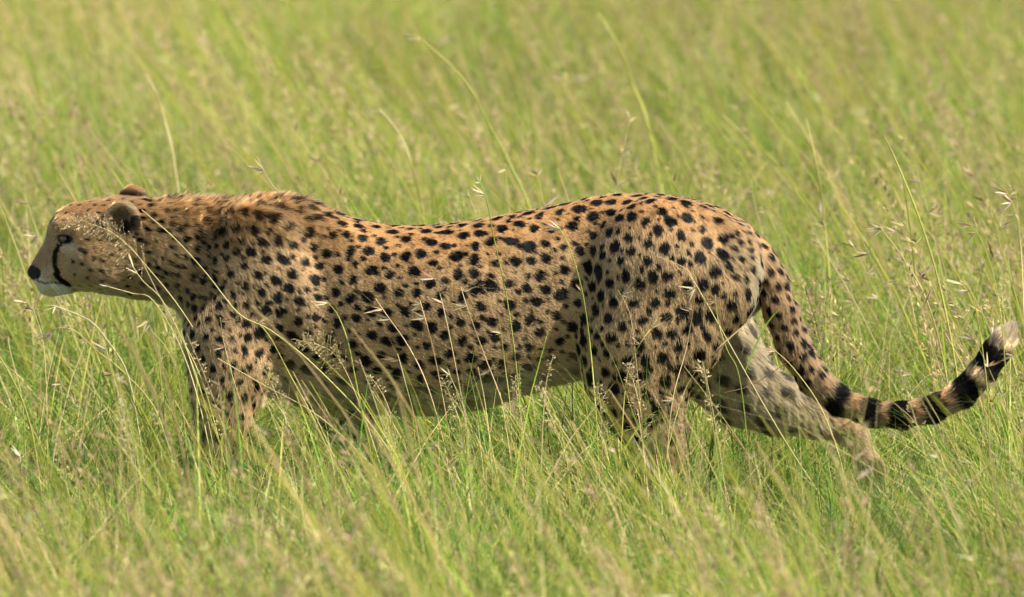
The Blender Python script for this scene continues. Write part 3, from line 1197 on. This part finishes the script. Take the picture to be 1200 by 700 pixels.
# ---- eyes, nose leather, whiskers
def simple_mat(name, col, rough, spec=0.5, coat=0.0):
    m = bpy.data.materials.new(name)
    m.use_nodes = True
    pb = m.node_tree.nodes['Principled BSDF']
    pb.inputs['Base Color'].default_value = (*col, 1)
    pb.inputs['Roughness'].default_value = rough
    pb.inputs['Specular IOR Level'].default_value = spec
    pb.inputs['Coat Weight'].default_value = coat
    return m


def eye_mat():
    m = simple_mat('eye_amber', (0.2, 0.09, 0.02), 0.15, 0.5, 0.3)
    t = m.node_tree
    at = t.nodes.new('ShaderNodeAttribute')
    at.attribute_name = 'tint'
    t.links.new(at.outputs['Color'], t.nodes['Principled BSDF'].inputs['Base Color'])
    return m


EM = eye_mat()


def uv_sphere(c, rad, nu=24, nv=14, rs=(1, 1, 1)):
    V = []
    for j in range(nv + 1):
        th = math.pi * j / nv
        for i in range(nu):
            ph = 2 * math.pi * i / nu
            V.append((rs[0] * rad * math.sin(th) * math.cos(ph), rs[1] * rad * math.cos(th), rs[2] * rad * math.sin(th) * math.sin(ph)))
    V = np.array(V)
    L_, P_ = [], []
    for j in range(nv):
        for i in range(nu):
            P_.append(len(L_))
            L_ += [j * nu + i, j * nu + (i + 1) % nu, (j + 1) * nu + (i + 1) % nu, (j + 1) * nu + i]
    return V, L_, P_


for sd in (-1, 1):
    q = P(73.5, 280, sd * 25)
    near = np.hypot(VP[:, 0] - q[0], VP[:, 2] - q[2])
    k = (near < 4) & (np.sign(VP[:, 1]) == sd)
    dd = np.abs(VP[k, 1]).max() if k.any() else 26
    c = np.array([q[0], sd * (dd - 5.0), q[2]])
    V, L_, P_ = uv_sphere((0, 0, 0), 6.2)
    look = np.array([-0.55, sd * 0.83, 0.0])
    a = np.degrees(np.arccos(np.clip((V / 6.2) @ (look / np.linalg.norm(look)), -1, 1)))
    colr = np.where(a[:, None] < 18, np.array([0.004, 0.004, 0.004]), np.where(a[:, None] < 46, np.array([0.10, 0.045, 0.012]), np.array([0.02, 0.012, 0.008])))
    obj('eye', mesh_np('eye', to_world(V + c), L_, P_, colr), EM, cheetah)

# whiskers: fine pale curved hairs from the muzzle pad
wm = simple_mat('whisker', (0.85, 0.82, 0.75), 0.35)
r = np.random.default_rng(8)
for sd in (-1, 1):
    for q in range(7):
        x0, y0 = 50 + 3.4 * (q % 4) + r.normal(0, .6), 321 + 4.5 * (q // 4) + 1.2 * (q % 4)
        a = P(x0, y0, sd * 19)
        lnw = 24 + 20 * r.random()
        dr_ = np.array([0.62 + 0.2 * r.random(), sd * 0.35, -0.45 - 0.35 * r.random()])
        tt = np.linspace(0, 1, 7)[:, None]
        path = a + dr_ * lnw * tt + np.array([0.25, sd * 0.2, -0.3]) * lnw * tt ** 2
        Wp = to_world(path)
        V, L_, P_ = [], [], []
        for j, p_ in enumerate(Wp):
            rad = 0.0008 * (1 - 0.8 * j / 6)
            for i in range(3):
                an = 2.094 * i
                V.append(p_ + np.array([0, math.cos(an), math.sin(an)]) * rad)
        for j in range(6):
            for i in range(3):
                P_.append(len(L_))
                L_ += [j * 3 + i, j * 3 + (i + 1) % 3, j * 3 + 3 + (i + 1) % 3, j * 3 + 3 + i]
        obj('whisker', mesh_np('whisker', np.array(V), L_, P_), wm, cheetah)

# ================================================================== single stalks that stand clear of the sward, each a thing of its own
fwd = np.array([0, math.cos(TILT), -math.sin(TILT)])
upv = np.array([0, math.sin(TILT), math.cos(TILT)])
EYE = np.array([0, -CAM_D, CAM_H])
KPX = 36.0 / cam.lens / 1200.0


def at_depth(xp, yp, y):
    d = fwd + np.array([1.0, 0, 0]) * (xp - 600) * KPX + upv * (350 - yp) * KPX
    return EYE + d * ((y + CAM_D) / d[1])


def catmull(Pn, per=5):
    Pn = np.asarray(Pn, float)
    if len(Pn) == 2:
        t = np.linspace(0, 1, 6)[:, None]
        return Pn[0] * (1 - t) + Pn[1] * t
    Q_ = np.vstack([2 * Pn[0] - Pn[1], Pn, 2 * Pn[-1] - Pn[-2]])
    out = []
    for i in range(1, len(Q_) - 2):
        for t in np.linspace(0, 1, per, endpoint=False):
            a, b, c, d = Q_[i - 1], Q_[i], Q_[i + 1], Q_[i + 2]
            out.append(0.5 * ((2 * b) + (c - a) * t + (2 * a - 5 * b + 4 * c - d) * t * t + (3 * b - a - 3 * c + d) * t ** 3))
    out.append(Pn[-1])
    return np.array(out)


def tube(path, r0, r1, c0, c1, sides=5):
    k = len(path)
    ax = np.gradient(path, axis=0)
    ax /= np.linalg.norm(ax, axis=1)[:, None] + 1e-12
    e1 = np.cross(ax, np.array([0, 1.0, 0.15]))
    e1 /= np.linalg.norm(e1, axis=1)[:, None] + 1e-12
    e2 = np.cross(ax, e1)
    t = np.linspace(0, 1, k)
    rad = r0 + (r1 - r0) * t
    an = np.arange(sides) * 2 * np.pi / sides
    V = path[:, None] + rad[:, None, None] * (np.cos(an)[None, :, None] * e1[:, None] + np.sin(an)[None, :, None] * e2[:, None])
    cc = np.asarray(c0) * (1 - t[:, None]) + np.asarray(c1) * t[:, None]
    q = [(j * sides + i, j * sides + (i + 1) % sides, (j + 1) * sides + (i + 1) % sides, (j + 1) * sides + i) for j in range(k - 1) for i in range(sides)]
    return V.reshape(-1, 3), q, np.repeat(cc, sides, 0)


def bract_geo(g_, r, o, d, ln_, wd, col, tipcol):
    """a folded lance-shaped husk"""
    d = d / np.linalg.norm(d)
    sd = np.cross(d, r.standard_normal(3))
    sd /= np.linalg.norm(sd)
    nn = np.cross(d, sd)
    T = np.array([0, .2, .45, .75, 1.0])
    Wd = np.array([.35, .95, 1.0, .6, .05]) * wd
    V, C = [], []
    for t, w_ in zip(T, Wd):
        c = o + d * ln_ * t + nn * ln_ * 0.10 * t * t
        V += [c - sd * w_ + nn * w_ * .5, c, c + sd * w_ + nn * w_ * .5]
        C += [np.asarray(col) * (1 - t) + np.asarray(tipcol) * t] * 3
    q = []
    for j in range(4):
        q += [(j * 3, j * 3 + 1, j * 3 + 4, j * 3 + 3), (j * 3 + 1, j * 3 + 2, j * 3 + 5, j * 3 + 4)]
    g_.add(V, q, np.array(C))


def spikelet_mesh(r, o, d, size=1.0, n=4, awn=2):
    g_ = Geo()
    for i in range(n):
        dd_ = d + r.standard_normal(3) * 0.42
        c = PAL[['pale', 'pale', 'straw', 'pink'][r.integers(4)]]
        tc = PAL[['pale', 'straw', 'brown', 'red'][r.integers(4)]]
        bract_geo(g_, r, o, dd_, size * (0.016 + 0.016 * r.random()), size * 0.0016, c, tc)
    for i in range(awn):
        dd_ = d + r.standard_normal(3) * 0.35
        dd_ /= np.linalg.norm(dd_)
        kink = dd_ + r.standard_normal(3) * 0.3
        p = np.stack([o, o + dd_ * 0.018 * size, o + dd_ * 0.022 * size + kink * 0.020 * size])
        g_.add(*tube(p, 0.0005, 0.0002, PAL['brown'] * 1.6, PAL['straw'] * .8, 3))
    return g_.mesh('spikelet')


def panicle_mesh(r, path, reach, n, sp=0.0042, col=('pale', 'straw', 'straw')):
    """airy head: fine branches with tiny husks at their ends"""
    g_ = Geo()
    k = len(path)
    for i in range(n):
        f = r.random() * (k - 1.01)
        j = int(f)
        o = path[j] + (path[j + 1] - path[j]) * (f - j)
        ax = path[-1] - path[0]
        ax /= np.linalg.norm(ax)
        d = r.standard_normal(3)
        d[1] *= 0.55
        d -= (d @ ax) * ax * 0.8
        d = d / np.linalg.norm(d) + ax * (0.5 + 0.4 * r.random())
        d /= np.linalg.norm(d)
        L_ = reach * (1.1 - 0.7 * f / k) * (0.35 + 0.75 * r.random())
        e = o + d * L_ + np.array([0, 0, -0.12]) * L_
        m_ = (o + e) / 2 + np.array([0, 0, 0.10]) * L_
        pth = np.stack([o, m_, e])
        g_.add(*tube(pth, 0.00028, 0.00018, PAL['straw'], PAL['straw'], 3))
        for q in range(4):
            t = 0.45 + 0.55 * r.random()
            b = m_ + (e - m_) * (t * 2 - 1) if t > .5 else o + (m_ - o) * t * 2
            c = PAL[col[r.integers(len(col))]]
            dd_ = d + r.standard_normal(3) * 0.55
            bract_geo(g_, r, b, dd_, sp * (0.7 + 0.6 * r.random()), sp * 0.19, c, c * 0.9)
    return g_.mesh('panicle')


def leaf_mesh(r, o, d, ln_, wd, col):
    t = np.linspace(0, 1, 8)
    d = d / np.linalg.norm(d)
    C = o + d * ln_ * t[:, None] + np.array([0, 0, -0.35]) * ln_ * (t ** 2.4)[:, None]
    side = np.cross(d, np.array([0, 0.8, 0.6]))
    side /= np.linalg.norm(side)
    W_ = wd * np.clip(1 - t ** 1.8, .04, 1) * np.clip(t * 6 + .4, 0, 1)
    v, l, p, c = strips(C[None], W_[None], side[None], np.asarray(col)[None])
    return mesh_np('leaf_blade', v, l, p, c)


def grass_stalk(px, y, r0=0.0013, c0='yellow', c1='straw', heads=(), label='', cat='grass stalk', group=None, name='grass_stalk', leaf=False, seed=0):
    """px: photo points from the tip down; the stem goes on to the ground below its last point"""
    r = np.random.default_rng(900 + seed)
    Wp = [at_depth(a, b, y + 0.02 * r.standard_normal()) for a, b in px]
    last, prev = Wp[-1], Wp[-2]
    sl = (last[0] - prev[0]) / min(-0.02, (last[2] - prev[2])) if last[2] != prev[2] else 0
    drop = last[2]
    if drop > 0.01:
        bx = last[0] - np.clip(sl, -1.2, 1.2) * drop * 0.6
        Wp.append(np.array([(last[0] * 1 + bx) / 2, last[1], drop * 0.45]))
        gz = float(ground_z(np.array(bx), np.array(last[1])))
        Wp.append(np.array([bx, last[1], gz - 0.012]))
    Wp = Wp[::-1]
    path = catmull(Wp)
    root = bpy.data.objects.new(name, None)
    COL.objects.link(root)
    root.location = path[0]
    tag(root, label, cat, group)
    off = path[0]
    g_ = Geo()
    g_.add(*tube(path - off, r0, r0 * 0.45, PAL[c0], PAL[c1]))
    obj('stem', g_.mesh('stem'), M_STEM, root)
    for h_ in heads:
        kind, t = h_[0], h_[1]
        f = t * (len(path) - 1.001)
        j = int(f)
        o = path[j] + (path[j + 1] - path[j]) * (f - j) - off
        ax = path[min(j + 1, len(path) - 1)] - path[j]
        ax = ax / np.linalg.norm(ax)
        if kind == 'spike':
            d = ax * 0.5 + np.array(h_[2] if len(h_) > 2 else (-0.9, -0.1, -0.2 + 0.5 * r.random()))
            obj('spikelet', spikelet_mesh(r, o, d, h_[3] if len(h_) > 3 else 1.0, 3 + int(r.integers(3)), 1 + int(r.integers(3))), M_SEED, root)
        elif kind == 'panicle':
            seg = path[int(t * (len(path) - 1)):] - off
            obj('panicle', panicle_mesh(r, seg, h_[2], h_[3], h_[4] if len(h_) > 4 else 0.0042), M_SEED, root)['kind'] = 'stuff'
    if leaf:
        j = int(len(path) * 0.35)
        obj('leaf_blade', leaf_mesh(r, path[j] - off, np.array([-0.5 + r.random(), 0.2 * r.standard_normal(), 0.9]), 0.10 + 0.1 * r.random(), 0.0017, PAL['lime']), M_BLADE, root)
    return root


LFT, RGT = (-0.95, -0.1, -0.15), (0.9, -0.1, 0.1)
HERO = [
    # points (tip downward), depth y, radius, base colour, tip colour, heads, label
    ([(166, 246), (205, 280), (243, 322), (280, 368), (318, 388), (372, 432), (440, 505), (480, 575)], -0.22, .0016, 'yellow', 'straw', [], 'long yellow stem arching from behind the ear down past the chest'),
    ([(78, 264), (106, 263), (140, 279), (180, 322), (210, 360), (238, 405), (268, 470), (300, 560)], -0.06, .0013, 'yellow', 'straw', [('panicle', .70, .044, 200, .0034)], 'fine stalk whose feathery seed head veils the cheetah\'s eye and cheek'),
    ([(155, 312), (168, 330), (190, 352), (212, 395), (238, 450), (262, 540)], -0.18, .0013, 'yellow', 'straw', [('spike', .985, (-.2, -.1, .9), 1.0), ('spike', .93, LFT, .8)], 'bent yellow stalk with bracts just below the cheetah\'s ear'),
    ([(150, 286), (166, 306), (186, 346), (214, 400), (236, 460)], -0.12, .0008, 'straw', 'straw', [], "thin straw stem slanting down from behind the cheetah's cheek"),
    ([(127, 336), (155, 344), (180, 353), (215, 415), (240, 500)], -0.2, .0011, 'straw', 'straw', [('spike', .99, LFT, .8)], 'thin straw stalk tipped under the cheetah\'s jaw'),
    ([(382, 352), (396, 370), (408, 402), (418, 452), (440, 560)], -0.25, .0015, 'lime', 'yellow', [('spike', .97, (-.6, -.1, -.7), 1.1)], 'green stalk standing before the front of the ribs'),
    ([(440, 350), (455, 372), (478, 405), (500, 450), (520, 520)], -0.28, .0013, 'straw', 'straw', [('spike', .90, LFT, 1.1), ('spike', .82, LFT, .8)], 'straw stalk with a pale bract cluster midway along the ribs'),
    ([(560, 208), (571, 238), (579, 280), (594, 350), (606, 440), (612, 540)], -0.20, .0014, 'yellow', 'lime', [('spike', .90, LFT, 1.2), ('spike', .97, (-.5, 0, .8), .6)], 'tall stem topping the cheetah\'s back with drooping pale bracts'),
    ([(652, 262), (668, 292), (683, 345), (692, 410), (698, 480), (702, 560)], -0.24, .0015, 'yellow', 'lime', [('spike', .97, LFT, 1.2), ('spike', .72, (-.5, -.1, .7), .8)], 'tall yellow stem against the fold between belly and thigh'),
    ([(508, 322), (516, 346), (524, 380), (536, 440), (550, 520)], -0.30, .0012, 'straw', 'straw', [('spike', .97, LFT, 1.2), ('spike', .86, RGT, 1.0), ('spike', .78, LFT, .9)], 'bristling straw stalk before the middle of the belly'),
    ([(540, 336), (548, 362), (566, 412), (588, 470), (610, 545)], -0.27, .0012, 'straw', 'straw', [('spike', .96, RGT, 1.1), ('spike', .85, LFT, 1.0)], 'straw stalk leaning left over the rear ribs'),
    ([(492, 352), (500, 380), (512, 430), (528, 520)], -0.33, .0011, 'red', 'straw', [('spike', .96, LFT, 1.2), ('spike', .84, LFT, 1.0)], 'reddish stalk with spread bracts below the ribs'),
    ([(586, 380), (592, 430), (598, 480), (600, 560)], -0.3, .0010, 'yellow', 'yellow', [('spike', .96, LFT, .7)], "thin yellow stem upright before the rear of the belly"),
    ([(786, 305), (802, 322), (818, 338)], -0.15, .0010, 'straw', 'straw', [], "thin bare straw stem before the middle of the haunch"),
    ([(770, 300), (812, 326), (806, 400), (788, 470), (780, 560)], -0.26, .0010, 'straw', 'straw', [('spike', .80, (-.5, -.1, -.8), 1.1), ('spike', .74, LFT, .9)], 'kinked straw stalk against the haunch'),
    ([(724, 340), (738, 368), (745, 420), (752, 500)], -0.28, .0012, 'yellow', 'straw', [('spike', .95, RGT, 1.0)], 'upright yellow stalk before the thigh'),
    ([(775, 372), (752, 400), (735, 440), (728, 520)], -0.30, .0012, 'yellow', 'yellow', [('spike', .9, (.7, -.1, .6), 1.0), ('spike', .78, LFT, .9)], 'stalk leaning right across the thigh above the knee'),
    ([(838, 345), (842, 378), (852, 410), (866, 440), (876, 520)], -0.2, .0011, 'lime', 'yellow', [('spike', .96, LFT, .8)], 'green stalk in front of the seat beside the tail root'),
    ([(868, 385), (838, 412), (806, 450), (784, 520)], -0.22, .0012, 'yellow', 'straw', [('spike', .8, (.8, -.1, .4), .9)], 'stalk slanting right over the back of the thigh'),
    ([(952, 408), (918, 428), (880, 452), (846, 462), (815, 480), (800, 540)], -0.12, .0010, 'brown', 'brown', [], 'dark thin stem lying across the far hind leg'),
    ([(905, 408), (930, 432), (962, 478), (985, 540)], -0.35, .0012, 'yellow', 'straw', [('spike', .97, LFT, 1.0)], 'straw stalk over the root of the tail\'s curve'),
    ([(1128, 330), (1140, 348), (1150, 400), (1158, 470), (1160, 560)], -0.30, .0013, 'lime', 'yellow', [('spike', .96, LFT, 1.2), ('spike', .88, LFT, 1.1)], 'stalk with tan bracts rising left of the white tail tip'),
    ([(1136, 262), (1150, 282), (1166, 330), (1176, 400), (1182, 520)], -0.2, .0012, 'yellow', 'yellow', [('spike', .97, LFT, 1.3), ('spike', .9, (-.4, 0, -.8), 1.0)], 'tall stalk with drooping bracts above the tail tip'),
    ([(1178, 222), (1190, 250), (1197, 300), (1200, 380), (1202, 500)], 0.2, .0013, 'yellow', 'straw', [('spike', .97, LFT, 1.4), ('spike', .9, LFT, 1.2), ('spike', .83, (-.3, 0, -.9), 1.0)], 'tallest bract-topped stalk beside the tail tip'),
    ([(1036, 160), (1048, 184), (1075, 250), (1100, 330), (1120, 430)], 0.5, .0021, 'yellow', 'yellow', [], "long yellow stem standing tall in the grass behind the tail"),
    ([(1030, 265), (1060, 305), (1085, 350), (1105, 420)], 0.35, .0018, 'yellow', 'straw', [('spike', .98, (-.8, 0, -.3), 1.2)], 'thick bent stem in the grass behind the tail'),
    ([(30, 352), (40, 366), (50, 400), (54, 450), (56, 540)], -0.05, .0013, 'yellow', 'straw', [('spike', .97, (-.8, -.1, -.6), 1.3), ('spike', .93, (-.4, -.1, -.9), 1.1), ('spike', .85, LFT, .8)], 'yellow stalk with hanging bracts below the cheetah\'s nose'),
    ([(58, 395), (66, 385), (88, 388), (112, 410), (140, 432), (172, 465), (190, 500)], -0.08, .0013, 'yellow', 'straw', [('spike', .97, LFT, 1.1), ('spike', .9, (-.4, -.1, -.8), .9)], 'arching straw stalk below the cheetah\'s chin'),
    ([(62, 358), (84, 366), (108, 378), (128, 402), (150, 440), (165, 520)], -0.1, .0014, 'straw', 'pale', [('spike', .98, LFT, .9)], 'pale drooping stem under the throat'),
    ([(172, 372), (178, 388), (196, 410), (210, 450), (220, 540)], -0.12, .0011, 'yellow', 'straw', [('spike', .96, (-.7, -.1, -.6), 1.1), ('spike', .9, LFT, .9)], 'straw stalk in front of the breast'),
    ([(0, 418), (14, 444), (28, 475), (40, 520)], -0.3, .0022, 'yellow', 'yellow', [], "thick bare yellow stem ahead of the cheetah's chin"),
    ([(10, 395), (12, 412), (26, 470), (30, 540)], -0.1, .0010, 'yellow', 'straw', [('spike', .96, LFT, .9)], "thin stalk with one bract ahead of the cheetah's muzzle"),
    ([(352, 400), (372, 404), (396, 420), (420, 470), (450, 560)], -0.16, .0010, 'straw', 'straw', [('panicle', .60, .042, 130, .0032)], 'stalk with a cloudy fine seed head before the elbow'),
    ([(432, 440), (442, 452), (456, 480), (470, 540)], -0.2, .0009, 'straw', 'straw', [('panicle', .55, .022, 30, .0038)], 'small cloudy seed head at the lower edge of the ribs'),
    ([(258, 372), (262, 400), (272, 440), (290, 500), (305, 570)], -0.22, .0012, 'red', 'straw', [('spike', .97, RGT, .8), ('spike', .8, LFT, .8)], 'reddish stalk before the near foreleg'),
    ([(300, 375), (318, 398), (340, 440), (372, 500), (400, 570)], -0.26, .0014, 'yellow', 'yellow', [('spike', .97, RGT, .9)], 'yellow stalk slanting past the elbow'),
    ([(212, 388), (232, 450), (258, 520), (285, 590)], -0.32, .0016, 'yellow', 'yellow', [], 'bare yellow stem crossing the near foreleg'),
    ([(255, 420), (310, 452), (365, 482), (410, 520), (455, 570)], -0.30, .0013, 'straw', 'straw', [], 'straw stem leaning low between the forelegs'),
    ([(648, 418), (640, 450), (636, 500), (634, 560)], -0.3, .0010, 'straw', 'straw', [('panicle', .5, .020, 28, .0038)], 'reddish fine-headed stalk below the flank'),
    ([(738, 428), (742, 446), (750, 480), (756, 540)], -0.3, .0010, 'red', 'straw', [('panicle', .45, .030, 90, .0034)], 'stalk with a reddish cloudy seed head before the near hind knee'),
    ([(520, 446), (528, 466), (540, 500), (548, 560)], -0.32, .0010, 'straw', 'straw', [('panicle', .45, .028, 80, .0034)], 'stalk with a cloudy seed head against the lowest point of the belly'),
    ([(604, 440), (606, 466), (612, 500), (616, 560)], -0.34, .0010, 'straw', 'straw', [('panicle', .45, .026, 70, .0034)], 'stalk with a cloudy seed head against the rear of the belly'),
    ([(306, 426), (318, 450), (334, 490), (346, 560)], -0.3, .0010, 'straw', 'straw', [('panicle', .45, .030, 90, .0034)], 'stalk with a cloudy seed head just behind the near foreleg'),
    ([(700, 452), (704, 480), (706, 540)], -0.4, .0010, 'straw', 'pink', [('panicle', .40, .026, 70, .0034)], 'short fine-headed stalk in front of the near hind foot'),
    ([(466, 415), (476, 452), (488, 500), (496, 560)], -0.35, .0011, 'straw', 'straw', [('spike', .96, LFT, 1.1)], "short straw stalk with one bract under the front ribs"),
    ([(560, 430), (568, 470), (574, 520), (578, 580)], -0.38, .0011, 'yellow', 'straw', [('spike', .95, RGT, .9)], "short yellow stalk with one bract under the rear ribs"),
    ([(300, 183), (318, 216), (332, 232), (352, 280)], 0.45, .0013, 'straw', 'straw', [('spike', .9, LFT, 1.1)], 'dry stalk poking up behind the shoulder hump'),
    ([(486, 40), (520, 70), (548, 100), (575, 150), (596, 190), (622, 250)], 2.2, .0026, 'lime', 'yellow', [('spike', .97, LFT, 1.6)], 'thick bent stem in the blurred grass behind the back'),
    ([(700, 15), (722, 50), (742, 100), (760, 150)], 3.2, .0030, 'yellow', 'yellow', [], 'thick pale stem high in the blurred grass behind the rump'),
    ([(445, 128), (470, 160), (484, 200), (495, 250)], 2.0, .0022, 'yellow', 'straw', [('spike', .97, LFT, 1.3)], 'yellow bent stem in the blurred grass behind the shoulders'),
    ([(172, 88), (182, 108), (192, 140), (204, 190)], 2.4, .0021, 'straw', 'straw', [], 'dry stem in the blurred grass above the cheetah\'s head'),
    ([(945, 140), (958, 200), (966, 260), (972, 330)], 1.4, .0022, 'yellow', 'yellow', [], 'straight yellow stem in the blurred grass above the tail root'),
]
for i, (px, y, r0, c0, c1, heads, label) in enumerate(HERO):
    grp = None
    if not label:
        label, grp = 'plain thin grass stem rising singly out of the sward', 'plain single stems'
    grass_stalk(px, y, r0 * 1.2, c0, c1, heads, label, group=grp, seed=i, leaf=(i % 3 == 1))

# more of the same kind, scattered where they stand in focus
rr = np.random.default_rng(55)
for i in range(90):
    for _ in range(40):
        x, y = rr.uniform(-0.98, 1.0), rr.uniform(-1.3, 1.2)
        off_ = y - body_y(x)
        if abs(off_) < 0.2:
            continue
        if -1.0 < off_ < 0 and -0.62 < x < 0.75 and rr.random() < 0.8:
            continue
        break
    h_ = rr.uniform(0.26, 0.46) if off_ < 0 else rr.uniform(0.34, 0.6)
    lean = -rr.uniform(0.05, 0.4)
    tip = np.array([x + lean * h_, y, h_])
    d = tip - EYE
    def to_px(p):
        v = p - EYE
        f = v @ fwd
        return (600 + v[0] / f / KPX, 350 - (v @ upv) / f / KPX)
    px = [to_px(np.array([x + lean * h_ * t ** 1.7, y, h_ * t])) for t in (1.0, .8, .55, .3, 0.05)]
    zone = ('head' if x < -0.6 else 'shoulder' if x < -0.2 else 'ribs' if x < 0.15 else 'haunch' if x < 0.5 else 'tail')
    zone = 'cheetah\'s ' + zone
    where = 'behind' if off_ > 0 else 'before'
    kind = i % 3
    if kind == 0:
        hd_, lab, grp = [('spike', .97, LFT, 1.0), ('spike', .88, LFT if rr.random() < .6 else RGT, 1.0)], 'stalk with tan bract clusters in the grass %s the %s' % (where, zone), 'bract stalks %s the %s' % (where, zone)
    elif kind == 1:
        hd_, lab, grp = [('panicle', .70, .020, 34, .0046)], 'stalk with a pinkish feathery seed head in the grass %s the %s' % (where, zone), 'feathery stalks %s the %s' % (where, zone)
    else:
        hd_, lab, grp = [('spike', .98, LFT, .7)], 'slender yellow stalk with one small bract in the grass %s the %s' % (where, zone), 'slender stalks %s the %s' % (where, zone)
    grass_stalk(px, y, rr.uniform(.0009, .0014), ['yellow', 'lime', 'straw'][rr.integers(3)], 'straw', hd_, lab, group=grp, seed=200 + i, leaf=rr.random() < .3)
